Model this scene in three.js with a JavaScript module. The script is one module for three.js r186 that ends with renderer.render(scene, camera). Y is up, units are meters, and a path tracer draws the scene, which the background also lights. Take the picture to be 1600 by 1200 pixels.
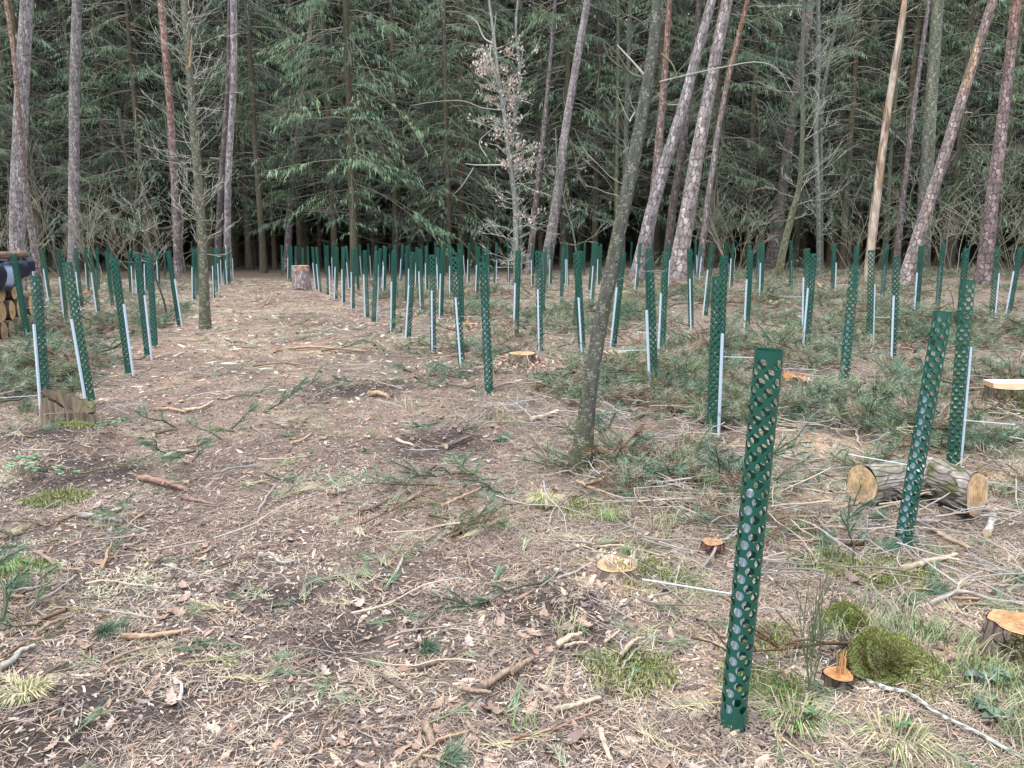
import * as THREE from 'three';
import { mergeGeometries } from 'three/addons/utils/BufferGeometryUtils.js';

// ------------------------------------------------------------------ camera, sky, light, exposure
const R = Math.PI / 180, EYE = 1.38, PITCH = 10.7 * R, FOCAL = 1200;
const scene = new THREE.Scene();
const camera = new THREE.PerspectiveCamera(2 * Math.atan(600 / FOCAL) / R, 4 / 3, 0.05, 600);
camera.position.set(0, EYE, 0);
camera.rotation.x = -PITCH;
const renderer = new THREE.WebGLRenderer({ antialias: true });
renderer.toneMapping = THREE.LinearToneMapping;
renderer.toneMappingExposure = 3.0;
renderer.shadowMap.enabled = true;
{ // overcast sky: brighter overhead than at the horizon, cool white, soft uneven cloud
  const w = 256, h = 128, d = new Float32Array(w * h * 4);
  for (let y = 0; y < h; y++) for (let x = 0; x < w; x++) {
    const el = ((y + 0.5) / h - 0.5) * Math.PI, s = Math.max(0, Math.sin(el)), az = x / w * Math.PI * 2;
    const cl = 1 + 0.05 * Math.sin(az * 3 + el * 7) * Math.cos(el * 9 + az * 2) * Math.cos(el);
    const L = (el < -0.02 ? 0.25 : (1 + 2 * s) / 3) * 1.02 * cl, i = (y * w + x) * 4;
    d[i] = L * 0.92; d[i + 1] = L * 1.0; d[i + 2] = L * 1.12; d[i + 3] = 1;
  }
  const sky = new THREE.DataTexture(d, w, h, THREE.RGBAFormat, THREE.FloatType);
  sky.mapping = THREE.EquirectangularReflectionMapping; sky.magFilter = sky.minFilter = THREE.LinearFilter; sky.needsUpdate = true;
  scene.background = sky; scene.environment = sky;
}
const sun = new THREE.DirectionalLight(0xfffaf6, 1.1);
sun.position.set(-9, 30, 11); sun.castShadow = true; sun.shadow.radius = 34;
Object.assign(sun.shadow.camera, { left: -40, right: 40, top: 40, bottom: -40, near: 1, far: 120 });
sun.shadow.mapSize.set(2048, 2048);
scene.add(sun, sun.target);

// ------------------------------------------------------------------ numbers
function rng(seed) { let a = seed >>> 0; return () => { a = (a + 0x6d2b79f5) | 0; let t = Math.imul(a ^ (a >>> 15), 1 | a); t = (t + Math.imul(t ^ (t >>> 7), 61 | t)) ^ t; return ((t ^ (t >>> 14)) >>> 0) / 4294967296; }; }
const V = (x = 0, y = 0, z = 0) => new THREE.Vector3(x, y, z);
const lerp = (a, b, t) => a + (b - a) * t, clamp = (x, a = 0, b = 1) => Math.min(b, Math.max(a, x));
const sst = (a, b, x) => { const t = clamp((x - a) / (b - a)); return t * t * (3 - 2 * t); };
const hash2 = (x, y) => { let n = Math.imul(x | 0, 374761393) + Math.imul(y | 0, 668265263) | 0; n = Math.imul(n ^ (n >>> 13), 1274126177); return ((n ^ (n >>> 16)) >>> 0) / 4294967296; };
function noise(x, y) {
  const xi = Math.floor(x), yi = Math.floor(y), fx = x - xi, fy = y - yi, u = fx * fx * (3 - 2 * fx), v = fy * fy * (3 - 2 * fy);
  return lerp(lerp(hash2(xi, yi), hash2(xi + 1, yi), u), lerp(hash2(xi, yi + 1), hash2(xi + 1, yi + 1), u), v) * 2 - 1;
}
const fbm = (x, y, o = 4) => { let s = 0, a = 0.5; for (let i = 0; i < o; i++) { s += a * noise(x, y); x = x * 2.03 + 17.1; y = y * 2.03 + 9.7; a *= 0.5; } return s; };

// ------------------------------------------------------------------ the lie of the land
const pathX = (d) => -0.15 - 0.29 * d - 0.25 * Math.sin(d * 0.25);
const onPath = (x, d) => 1 - sst(1.1, 2.1, Math.abs(x - pathX(d)) / (1 + 0.01 * d));
const MOUNDS = []; // [x, z, radius, height]
function baseHeight(x, z) {
  const d = Math.hypot(x, z), side = Math.max(0, -z);
  let h = -0.15 * (1 - sst(1.5, 8, d));
  h += 0.15 * sst(0.5, 5, x) * sst(6, 15, side) - 0.05 * sst(0, 4, -x) * sst(3, 6, side);
  h += 0.045 * fbm(x * 0.5 + 3, z * 0.5, 3) * (1 - 0.5 * onPath(x, side));
  return h;
}
function height(x, z) {
  let h = baseHeight(x, z);
  h += 0.022 * fbm(x * 3.1, z * 3.1, 3);
  for (const m of MOUNDS) { const q = Math.hypot(x - m[0], z - m[1]) / m[2]; if (q < 1) h += m[3] * (1 - q * q) * (1 - q * q); }
  return h;
}
const normalAt = (x, z) => V(height(x - 0.04, z) - height(x + 0.04, z), 0.08, height(x, z - 0.04) - height(x, z + 0.04)).normalize();
// where the sight line through a point of the photograph (1600 x 1200) runs
function ray(px, py) {
  const x = (px - 800) / FOCAL, y = -(py - 600) / FOCAL, c = Math.cos(PITCH), s = Math.sin(PITCH);
  return V(x, y * c - s, -y * s - c);
}
function ground(px, py) {
  const r = ray(px, py); let t = 0.6, prev = t;
  for (; t < 90; t *= 1.01) { if (EYE + r.y * t < baseHeight(r.x * t, r.z * t)) break; prev = t; }
  for (let i = 0; i < 22; i++) { const m = (prev + t) / 2; if (EYE + r.y * m < height(r.x * m, r.z * m)) t = m; else prev = m; }
  return V(r.x * t, height(r.x * t, r.z * t), r.z * t);
}
const atDepth = (px, py, z) => { const r = ray(px, py), t = z / r.z; return V(r.x * t, EYE + r.y * t, z); };
const pxSize = (p) => { const c = Math.cos(PITCH), s = Math.sin(PITCH); return (-p.z * c - (p.y - EYE) * s) / FOCAL; }; // metres per photograph pixel there

// ------------------------------------------------------------------ objects and names
const taken = {};
function numbered(n) { const k = taken[n] = (taken[n] ?? -1) + 1; return k ? n + '_' + String(k).padStart(3, '0') : n; }
function tag(o, label, category, group) { Object.assign(o.userData, { label, category }); if (group) o.userData.group = group; return o; }
function thing(name, label, category, pos, group) { const o = new THREE.Group(); o.name = numbered(name); if (pos) o.position.copy(pos); scene.add(o); return tag(o, label, category, group); }
function add(parent, name, geometry, material, label) {
  const m = new THREE.Mesh(geometry, material); m.name = parent === scene ? numbered(name) : name; m.castShadow = m.receiveShadow = true;
  if (label) m.userData.label = label; parent.add(m); return m;
}
const kind = (o, k) => { o.userData.kind = k; return o; };
function scatter(name, label, geometry, material, list) { // uncountable litter: list of [matrix, colour]
  const m = new THREE.InstancedMesh(geometry, material, list.length); m.name = numbered(name); m.castShadow = m.receiveShadow = true;
  list.forEach(([mat, col], i) => { m.setMatrixAt(i, mat); if (col) m.setColorAt(i, col); });
  m.userData = { kind: 'stuff', label }; scene.add(m); return m;
}

// ------------------------------------------------------------------ mesh builder
class MB {
  constructor() { this.p = []; this.n = []; this.c = []; this.u = []; this.i = []; }
  vert(p, n, c, u = 0, v = 0) { this.p.push(p.x, p.y, p.z); this.n.push(n.x, n.y, n.z); this.c.push(c[0], c[1], c[2]); this.u.push(u, v); return this.p.length / 3 - 1; }
  tri(a, b, d, c) { const n = V().subVectors(b, a).cross(V().subVectors(d, a)).normalize(), k = this.p.length / 3; this.vert(a, n, c); this.vert(b, n, c); this.vert(d, n, c); this.i.push(k, k + 1, k + 2); }
  quad(a, b, d, e, c) { const n = V().subVectors(d, a).cross(V().subVectors(e, b)).normalize(), k = this.p.length / 3; this.vert(a, n, c, 0, 0); this.vert(b, n, c, 1, 0); this.vert(d, n, c, 1, 1); this.vert(e, n, c, 0, 1); this.i.push(k, k + 1, k + 2, k, k + 2, k + 3); }
  geo() {
    const g = new THREE.BufferGeometry();
    g.setAttribute('position', new THREE.Float32BufferAttribute(this.p, 3)); g.setAttribute('normal', new THREE.Float32BufferAttribute(this.n, 3));
    g.setAttribute('color', new THREE.Float32BufferAttribute(this.c, 3)); g.setAttribute('uv', new THREE.Float32BufferAttribute(this.u, 2));
    g.setIndex(this.i); return g;
  }
}
// a round bar along points: radius, colour may vary with t (0..1) and angle
function sweep(mb, pts, rad, sides, col, o = {}) {
  const n = pts.length, T = pts.map((p, i) => V().subVectors(pts[Math.min(n - 1, i + 1)], pts[Math.max(0, i - 1)]).normalize());
  let N = Math.abs(T[0].y) > 0.9 ? V(1, 0, 0) : V(0, 1, 0); N.addScaledVector(T[0], -N.dot(T[0])).normalize();
  const k0 = mb.p.length / 3; let len = 0;
  const around = o.tile ? Math.max(1, Math.round(2 * Math.PI * (typeof rad === 'function' ? rad(0.3, 0) : rad) / o.tile)) : 1;
  for (let i = 0; i < n; i++) {
    N.addScaledVector(T[i], -N.dot(T[i])).normalize(); const B = V().crossVectors(T[i], N), t = i / (n - 1);
    if (i) len += pts[i].distanceTo(pts[i - 1]);
    for (let j = 0; j <= sides; j++) {
      const a = j / sides * Math.PI * 2, r = typeof rad === 'function' ? rad(t, a) : rad, dir = V().addScaledVector(N, Math.cos(a)).addScaledVector(B, Math.sin(a));
      mb.vert(V().copy(pts[i]).addScaledVector(dir, r), dir, typeof col === 'function' ? col(t, a) : col, j / sides * around, len / (o.tileV || 1));
    }
  }
  for (let i = 0; i < n - 1; i++) for (let j = 0; j < sides; j++) { const a = k0 + i * (sides + 1) + j, b = a + sides + 1; mb.i.push(a, a + 1, b, b, a + 1, b + 1); }
  if (o.cap) for (const e of [0, n - 1]) {
    const c = typeof o.cap === 'object' ? o.cap : typeof col === 'function' ? col(e / (n - 1), 0) : col, nn = T[e].clone().multiplyScalar(e ? 1 : -1), kc = mb.vert(pts[e], nn, c);
    const ring = []; for (let j = 0; j <= sides; j++) { const q = (k0 + e * (sides + 1) + j) * 3; ring.push(mb.vert(V(mb.p[q], mb.p[q + 1], mb.p[q + 2]), nn, c)); }
    for (let j = 0; j < sides; j++) e ? mb.i.push(kc, ring[j], ring[j + 1]) : mb.i.push(kc, ring[j + 1], ring[j]);
  }
}
const curve = (pts, n) => new THREE.CatmullRomCurve3(pts, false, 'centripetal').getPoints(n);
const mix3 = (a, b, t) => [lerp(a[0], b[0], t), lerp(a[1], b[1], t), lerp(a[2], b[2], t)];
const mul3 = (a, k) => [a[0] * k, a[1] * k, a[2] * k];

// ------------------------------------------------------------------ materials
function dataTex(n, m, f, srgb) { // f(u, v) -> [r, g, b] 0..1
  const d = new Uint8Array(n * m * 4);
  for (let y = 0; y < m; y++) for (let x = 0; x < n; x++) { const c = f(x / n, y / m), i = (y * n + x) * 4; d[i] = clamp(c[0]) * 255; d[i + 1] = clamp(c[1]) * 255; d[i + 2] = clamp(c[2]) * 255; d[i + 3] = 255; }
  const t = new THREE.DataTexture(d, n, m); t.wrapS = t.wrapT = THREE.RepeatWrapping; t.magFilter = t.minFilter = THREE.LinearFilter;
  if (srgb) t.colorSpace = THREE.SRGBColorSpace; t.needsUpdate = true; return t;
}
// a value grid that repeats, for tiling noise
function tnoise(u, v, nx, ny, s) {
  const x = u * nx, y = v * ny, xi = Math.floor(x), yi = Math.floor(y), fx = x - xi, fy = y - yi, a = fx * fx * (3 - 2 * fx), b = fy * fy * (3 - 2 * fy);
  const H = (i, j) => hash2(((i % nx) + nx) % nx + s * 131, ((j % ny) + ny) % ny + s * 57);
  return lerp(lerp(H(xi, yi), H(xi + 1, yi), a), lerp(H(xi, yi + 1), H(xi + 1, yi + 1), a), b);
}
function cells(u, v, nx, ny, s) { // [distance to the cell's edge, a number of the cell's own]
  const x = u * nx, y = v * ny, xi = Math.floor(x), yi = Math.floor(y); let d1 = 9, d2 = 9, id = 0;
  for (let j = -1; j <= 1; j++) for (let i = -1; i <= 1; i++) {
    const cx = (((xi + i) % nx) + nx) % nx, cy = (((yi + j) % ny) + ny) % ny, px = xi + i + 0.15 + 0.7 * hash2(cx + s * 31, cy), py = yi + j + 0.15 + 0.7 * hash2(cx, cy + s * 77);
    const d = Math.hypot(px - x, py - y); if (d < d1) { d2 = d1; d1 = d; id = hash2(cx * 7 + s, cy * 13); } else if (d < d2) d2 = d;
  }
  return [d2 - d1, id];
}
function bark(n, m, f) { // f -> [tone, height]
  const keep = new Float32Array(n * m * 2); let k = 0;
  for (let y = 0; y < m; y++) for (let x = 0; x < n; x++) { const r = f(x / n, y / m); keep[k++] = r[0]; keep[k++] = r[1]; }
  const at = (u, v) => (Math.round(v * m) * n + Math.round(u * n)) * 2;
  return [(c) => dataTex(n, m, (u, v) => c(keep[at(u, v)], u, v), true), dataTex(n, m, (u, v) => { const h = keep[at(u, v) + 1]; return [h, h, h]; })];
}
function std(o) { return new THREE.MeshStandardMaterial({ roughness: 0.9, metalness: 0, vertexColors: true, ...o }); }
// pine bark: long plates with grooves (tile 0.42 m round by 0.84 m up)
const pineB = bark(256, 512, (u, v) => {
  const w = (tnoise(u, v, 6, 6, 1) - 0.5) * 0.1 + (tnoise(u, v, 24, 30, 4) - 0.5) * 0.035, [e, id] = cells(u + w, v + w * 0.9, 9, 10, 3), f = tnoise(u, v, 40, 60, 2), g = tnoise(u, v, 12, 20, 5), h = sst(0.0, 0.2, e);
  return [lerp(0.62, 0.84 + 0.26 * id, h) * (0.68 + 0.34 * f + 0.3 * g), h * 0.75 + 0.15 * id + 0.1 * f];
});
const pineMap = pineB[0]((t) => [t * 0.78, t * 0.75, t * 0.74]);
const matPine = std({ map: pineMap, bumpMap: pineB[1], bumpScale: 0.014 }), matLogBark = std({ map: pineMap, bumpMap: pineB[1], bumpScale: 0.009 });
// smooth grey bark with pale lichen and level scars (tile 0.4 by 0.8 m)
const smoothB = bark(256, 512, (u, v) => {
  const f = tnoise(u, v, 30, 50, 8), g = tnoise(u, v, 6, 10, 9), sc = tnoise(u, v, 9, 90, 10), l = sst(0.6, 0.74, tnoise(u, v, 5, 26, 11) * 0.55 + 0.3 * tnoise(u, v, 17, 61, 13) + 0.2 * f);
  return [0.55 + 0.22 * g + 0.16 * f + 0.55 * l * (sc > 0.45 ? 1 : 0.35), 0.5 + 0.2 * f + 0.25 * sst(0.72, 0.82, sc) - 0.1 * l];
});
const matSmooth = std({ map: smoothB[0]((t) => [t * 0.82, t * 0.84, t * 0.83]), bumpMap: smoothB[1], bumpScale: 0.006 });
// scaly spruce bark (tile 0.35 by 0.7)
const scaleB = bark(256, 512, (u, v) => { const [e, id] = cells(u, v, 12, 18, 6), f = tnoise(u, v, 50, 60, 3), g = tnoise(u, v, 5, 8, 12), h = sst(0, 0.3, e); return [lerp(0.6, 0.7 + 0.3 * id, h) * (0.75 + 0.3 * f + 0.2 * g), h * 0.7 + f * 0.3]; });
const matSpruceBark = std({ map: scaleB[0]((t) => [t * 0.8, t * 0.78, t * 0.74]), bumpMap: scaleB[1], bumpScale: 0.01 });
// sawn wood: growth rings and saw marks on a disc, u and v across it
const ringTex = dataTex(512, 512, (u, v) => {
  const x = u - 0.5 + 0.02 * fbm(u * 5, v * 5, 2), y = v - 0.47 + 0.02 * fbm(u * 5 + 9, v * 5, 2), r = Math.hypot(x, y), q = r * 60 + 1.6 * fbm(u * 4, v * 4 + 5, 3), s = 0.5 + 0.5 * Math.sin(q);
  const saw = 0.5 + 0.5 * noise(u * 8 + v * 130, v * 3), heart = sst(0.24, 0.17, r + 0.03 * fbm(u * 9, v * 9, 2)), t = 0.86 - 0.09 * s * s + 0.16 * (saw - 0.5) + 0.2 * fbm(u * 9, v * 9, 4);
  const crack = Math.abs(Math.sin(Math.atan2(y, x) * 3.5 + 1 + 2 * r)) < 0.02 + 0.01 * noise(u * 30, v * 30) && r > 0.03 && r < 0.3 ? 0.62 : 1;
  return [t * crack * lerp(1, 0.97, heart), t * crack * lerp(0.87, 0.82, heart), t * crack * lerp(0.71, 0.63, heart)];
}, true);
const matCut = new THREE.MeshStandardMaterial({ map: ringTex, roughness: 0.85, vertexColors: true });
const matWood = std({ roughness: 0.85 }), matFoliage = std({ roughness: 0.75, side: THREE.DoubleSide }), matTwig = std({ roughness: 0.9 });
const matMoss = std({ roughness: 1, side: THREE.DoubleSide });
const matTube = new THREE.MeshPhysicalMaterial({ color: new THREE.Color().setRGB(0.010, 0.084, 0.062), roughness: 0.36, side: THREE.DoubleSide });
const matTubes = [[0.010, 0.084, 0.062, 0.36], [0.012, 0.088, 0.060, 0.45], [0.009, 0.078, 0.055, 0.32], [0.014, 0.092, 0.070, 0.5]].map(([r, g, b, k]) => { const m = matTube.clone(); m.color.setRGB(r, g, b); m.roughness = k; return m; });
const matStake = new THREE.MeshStandardMaterial({ color: new THREE.Color().setRGB(0.50, 0.60, 0.70), roughness: 0.55 });
const matRod = new THREE.MeshStandardMaterial({ color: new THREE.Color().setRGB(0.55, 0.62, 0.68), roughness: 0.5 });
const matTarp = new THREE.MeshStandardMaterial({ color: new THREE.Color().setRGB(0.010, 0.016, 0.035), roughness: 0.35, side: THREE.DoubleSide });

// forest floor: soil under a mat of needles, crumbs and fibres (tile 1.6 m)
function floorCanvas(bump) {
  const n = 2048, cv = document.createElement('canvas'); cv.width = cv.height = n; const g = cv.getContext('2d'), r = rng(77);
  g.fillStyle = bump ? '#606060' : 'rgb(138,126,122)'; g.fillRect(0, 0, n, n);
  const tone = (a, b, c, k, al) => bump ? `rgba(${k * 255 | 0},${k * 255 | 0},${k * 255 | 0},${al})` : `rgba(${a | 0},${b | 0},${c | 0},${al})`;
  const wrapped = (x, y, R0, f) => { for (const dx of [-n, 0, n]) for (const dy of [-n, 0, n]) if (x + dx > -R0 && x + dx < n + R0 && y + dy > -R0 && y + dy < n + R0) f(x + dx, y + dy); };
  for (let i = 0; i < 5200; i++) { const x = r() * n, y = r() * n, s = 6 + r() * r() * 70, k = r(); wrapped(x, y, s, (X, Y) => { g.fillStyle = tone(95 + 110 * k, 82 + 105 * k, 76 + 98 * k, 0.25 + 0.4 * k, 0.16); g.beginPath(); g.ellipse(X, Y, s, s * (0.4 + 0.6 * r()), r() * 6, 0, 7); g.fill(); }); }
  for (let i = 0; i < 26000; i++) { const x = r() * n, y = r() * n, s = 1 + r() * r() * 7, k = r(), w = r(); wrapped(x, y, 12, (X, Y) => { g.fillStyle = w < 0.5 ? tone(70 + 40 * k, 58 + 36 * k, 52 + 34 * k, 0.15 + 0.2 * k, 0.6) : tone(185 + 60 * k, 166 + 60 * k, 148 + 60 * k, 0.55 + 0.3 * k, 0.85); g.beginPath(); g.ellipse(X, Y, s, s * 0.5, r() * 6, 0, 7); g.fill(); }); }
  for (let i = 0; i < 30000; i++) {
    const x = r() * n, y = r() * n, a = r() * 6.283, L = 24 + r() * 60, k = r(), w = r(), b = (r() - 0.5) * 20; g.lineWidth = 1.2 + r() * 1.8;
    const c = w < 0.45 ? [200 + 50 * k, 182 + 50 * k, 164 + 50 * k] : w < 0.7 ? [150 + 40 * k, 118 + 36 * k, 102 + 30 * k] : [70 + 40 * k, 60 + 36 * k, 58 + 34 * k];
    wrapped(x, y, 90, (X, Y) => { g.strokeStyle = tone(...c, 0.45 + 0.5 * k, 0.75); g.beginPath(); g.moveTo(X, Y); g.quadraticCurveTo(X + Math.cos(a) * L / 2 + b, Y + Math.sin(a) * L / 2 - b, X + Math.cos(a) * L, Y + Math.sin(a) * L); g.stroke(); });
  }
  const t = new THREE.CanvasTexture(cv); t.wrapS = t.wrapT = THREE.RepeatWrapping; t.repeat.set(1 / 1.6, 1 / 1.6); if (!bump) t.colorSpace = THREE.SRGBColorSpace; return t;
}
const matFloor = std({ map: floorCanvas(false), bumpMap: floorCanvas(true), bumpScale: 0.012, roughness: 0.95 });

// ------------------------------------------------------------------ the ground, one sheet
function mound(px, py, r, h) { const p = ground(px, py); MOUNDS.push([p.x, p.z, r, h]); return p; }
mound(70, 705, 0.75, 0.16); mound(965, 905, 0.55, 0.07); mound(470, 462, 0.75, 0.12); mound(818, 565, 0.6, 0.05); mound(1130, 1120, 0.3, 0.03);
mound(1390, 1040, 0.45, 0.05); mound(350, 500, 1.6, 0.1); mound(1000, 610, 1.1, 0.07); mound(20, 1150, 0.35, 0.05); mound(560, 985, 0.25, -0.03);
const patch = (px, py, r) => { const p = ground(px, py); return [p.x, p.z, r]; };
const DARK = [[520, 1010, 0.16], [560, 990, 0.12], [470, 1030, 0.1], [60, 1150, 0.35], [200, 1110, 0.25], [540, 610, 0.5], [600, 604, 0.4], [60, 700, 0.5], [130, 740, 0.5], [760, 610, 0.2], [440, 930, 0.16], [870, 960, 0.25], [1180, 1130, 0.16], [1520, 1010, 0.2], [700, 690, 0.5], [1340, 1040, 0.2]].map((a) => patch(...a));
const SAND = [[1100, 1040, 0.2], [1060, 1080, 0.14], [1130, 1080, 0.12]].map((a) => patch(...a));
const DUST = [[1290, 700, 0.35], [1590, 740, 0.5], [1240, 690, 0.4], [1480, 1000, 0.25], [960, 910, 0.2], [1320, 1090, 0.12], [1250, 770, 0.2]].map((a) => patch(...a));
const MOSS = [[980, 1050, 0.17], [1010, 915, 0.14], [1060, 920, 0.12], [1040, 770, 0.2], [1190, 1070, 0.14], [1210, 1000, 0.1], [1450, 1070, 0.14], [1560, 1060, 0.1], [90, 780, 0.16], [20, 895, 0.14], [1300, 880, 0.16], [1400, 900, 0.2], [920, 800, 0.16], [120, 690, 0.12]].map((a) => patch(...a));
const inside = (list, x, z) => { let s = 0; for (const p of list) { const q = Math.hypot(x - p[0], z - p[1]) / p[2] + 0.55 * fbm(x * 9 + p[0], z * 9, 3); if (q < 1.2) s = Math.max(s, 1 - sst(0.55, 1.15, q)); } return s; };
function floorColour(x, z) {
  const d = Math.max(0.1, -z), p = onPath(x, d), n1 = fbm(x * 1.3, z * 1.3, 4), n2 = fbm(x * 4 + 40, z * 4, 3), n3 = fbm(x * 0.7 + 9, z * 0.7 + 4, 3);
  let c = mix3([0.58, 0.53, 0.46], [0.60, 0.52, 0.48], p);
  c = mix3(c, [0.30, 0.265, 0.265], sst(-0.25, 0.25, n1 + 0.35 * n2 + 0.22 * (1 - sst(2.2, 4.2, d))) * lerp(0.35, 0.85, p * (1 - sst(5, 11, d))));
  c = mix3(c, [0.94, 0.80, 0.67], sst(-0.2, 0.3, n3 + 0.5 * n2) * 0.75 * sst(3.5, 8, d) * (0.4 + 0.6 * p));
  c = mix3(c, [0.6, 0.62, 0.5], sst(0.05, 0.4, -n3 + 0.4 * n2) * 0.55);
  c = mix3(c, [0.26, 0.36, 0.1], inside(MOSS, x, z) * (0.7 + 0.6 * n2));
  c = mix3(c, [0.13, 0.11, 0.10], inside(DARK, x, z) * 0.9);
  c = mix3(c, [1.15, 1.0, 0.8], inside(SAND, x, z) * 0.75);
  c = mix3(c, [1.75, 1.5, 1.05], inside(DUST, x, z) * 0.8);
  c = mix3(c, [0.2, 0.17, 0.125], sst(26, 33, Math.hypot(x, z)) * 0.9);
  return mul3(c, 1 + 0.25 * n2);
}
{
  const nx = 460, nz = 520, mb = new MB(), gx = (i) => { const t = i / nx * 2 - 1; return 3.2 * Math.sinh(t * 4.9) / 1.0; }, gz = (j) => { const t = j / nz; return 12 - (t < 0.06 ? t / 0.06 * 11 : 11 + 0.16 * Math.expm1((t - 0.06) / 0.94 * 7.3) * 1.0 + (t - 0.06) * 2); };
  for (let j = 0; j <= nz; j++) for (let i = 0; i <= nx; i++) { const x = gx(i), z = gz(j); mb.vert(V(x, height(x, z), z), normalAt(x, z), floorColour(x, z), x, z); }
  for (let j = 0; j < nz; j++) for (let i = 0; i < nx; i++) { const a = j * (nx + 1) + i, b = a + nx + 1; mb.i.push(a, a + 1, b, b, a + 1, b + 1); }
  kind(add(scene, 'ground', mb.geo(), matFloor), 'structure').userData.label = 'forest floor of soil, needles and wood crumbs with a trodden path';
}

// ------------------------------------------------------------------ litter, too much to count
const lr = rng(4242);
function spot(d0, d1, f, spread = 0.86) { // a place on the ground, thinner with distance; f(x, d) = chance
  for (let k = 0; k < 400; k++) {
    const d = d0 * Math.pow(d1 / d0, lr()), x = (lr() * 2 - 1) * (d * spread + 0.3), z = -d;
    if (lr() < f(x, d)) return V(x, height(x, z), z);
  }
  return V(0, height(0, -d0), -d0);
}
const _q = new THREE.Quaternion(), _q2 = new THREE.Quaternion(), UP = V(0, 1, 0);
function lay(p, s, tilt = 0, lift = 0) { // lie on the ground, turned at random
  const n = normalAt(p.x, p.z); if (tilt) n.add(V((lr() - 0.5) * tilt, 0, (lr() - 0.5) * tilt)).normalize();
  _q.setFromUnitVectors(UP, n); _q2.setFromAxisAngle(UP, lr() * 6.283);
  return new THREE.Matrix4().compose(V(p.x, p.y + lift, p.z), _q.clone().multiply(_q2), typeof s === 'number' ? V(s, s, s) : s);
}
const rgb = (r, g, b) => new THREE.Color().setRGB(r, g, b);
const pick = (a) => a[Math.floor(lr() * a.length)];
const W1 = [1, 1, 1];
function blade(mb, a, b, w, c, arch = 0) { // a needle: a narrow folded strip
  const s = V().subVectors(b, a), side = V(-s.z, 0, s.x); if (side.lengthSq() < 1e-9) side.set(1, 0, 0); side.setLength(w / 2);
  const m = V().addVectors(a, b).multiplyScalar(0.5); m.y += arch;
  mb.quad(V().subVectors(a, side), V().addVectors(a, side), V().addVectors(m, side), V().subVectors(m, side), c);
  mb.tri(V().subVectors(m, side), V().addVectors(m, side), b, c);
}
function needleBed(seed, n, rad, len) {
  const r = rng(seed), mb = new MB();
  for (let i = 0; i < n; i++) {
    const a = r() * 6.283, q = Math.sqrt(r()) * rad, b = r() * 6.283, L = len * (0.6 + 0.6 * r()), p = V(Math.cos(a) * q, 0.003 + 0.012 * r(), Math.sin(a) * q), e = p.clone().add(V(Math.cos(b) * L, (r() - 0.5) * 0.02, Math.sin(b) * L)), k = 0.7 + 0.6 * r();
    blade(mb, p, e, 0.0022, [k, k, k], 0.006 * r());
  }
  return mb.geo();
}
const beds = [needleBed(1, 16, 0.09, 0.06), needleBed(2, 16, 0.07, 0.05), needleBed(3, 14, 0.1, 0.07)];
const TAN = [[0.42, 0.32, 0.235], [0.32, 0.235, 0.175], [0.24, 0.17, 0.135], [0.48, 0.39, 0.30], [0.16, 0.125, 0.105], [0.37, 0.29, 0.225]];
const PALE = [[0.50, 0.45, 0.30], [0.36, 0.37, 0.25], [0.54, 0.48, 0.35], [0.30, 0.33, 0.22]];
beds.forEach((g, k) => {
  const list = [], bare = (x, z) => 1 - 0.9 * Math.max(inside(DARK, x, z), inside(SAND, x, z), 0.8 * sst(-0.15, 0.25, fbm(x * 1.3, z * 1.3, 4) + 0.2 * (1 - sst(2.2, 4.2, -z))) * onPath(x, -z), 0.7 * onPath(x, -z) * (1 - sst(2.6, 4.4, -z + 0.8 * fbm(x * 1.5, z * 1.5, 2))));
  for (let i = 0; i < 6000; i++) { const p = spot(1.25, 13, (x, d) => 0.75 * bare(x, -d) * (0.55 + 0.45 * sst(-0.2, 0.3, fbm(x * 2, d * 2, 2)))), c = pick(fbm(p.x * 1.6 + 7, p.z * 1.6, 3) > 0.36 + 0.5 * sst(-1.1, -0.3, p.x) * (1 - sst(1.2, 1.8, p.x)) ? PALE : TAN), s = 0.6 + 0.6 * lr(); list.push([lay(p, s, 0.25), rgb(c[0], c[1], c[2])]); }
  scatter('needle_litter', 'brown and straw pine needles strewn over the forest floor', g, matFoliage, list);
});
function chipGeo(seed, L, W, T) { // a torn flake: long, uneven, with ragged ends
  const r = rng(seed), mb = new MB(), n = 4, up = [], dn = [];
  for (let i = 0; i <= n; i++) { const f = i / n * 2 - 1, w = W * (0.55 + 0.6 * r()) * (Math.abs(f) > 0.9 ? 0.35 : 1), y = T + T * 1.5 * f * f * (r() - 0.2), x = L * f + (r() - 0.5) * W * 0.5, o = (r() - 0.5) * W * 0.8; up.push([V(x, y, o - w), V(x + (r() - 0.5) * W, y, o + w)]); dn.push([V(x, -T, o - w * 0.9), V(x, -T, o + w * 0.9)]); }
  for (let i = 0; i < n; i++) { mb.quad(up[i][0], up[i][1], up[i + 1][1], up[i + 1][0], mul3(W1, 0.85 + 0.3 * r())); mb.quad(up[i][0], up[i + 1][0], dn[i + 1][0], dn[i][0], [0.85, 0.85, 0.85]); mb.quad(up[i + 1][1], up[i][1], dn[i][1], dn[i + 1][1], [0.85, 0.85, 0.85]); }
  return mb.geo();
}
const BARKC = [[0.34, 0.22, 0.16], [0.42, 0.30, 0.23], [0.26, 0.15, 0.11], [0.44, 0.35, 0.30], [0.22, 0.16, 0.13], [0.38, 0.24, 0.18], [0.5, 0.38, 0.28]], CHIPC = [[0.62, 0.53, 0.42], [0.55, 0.45, 0.34], [0.66, 0.58, 0.48], [0.58, 0.44, 0.32]];
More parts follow.
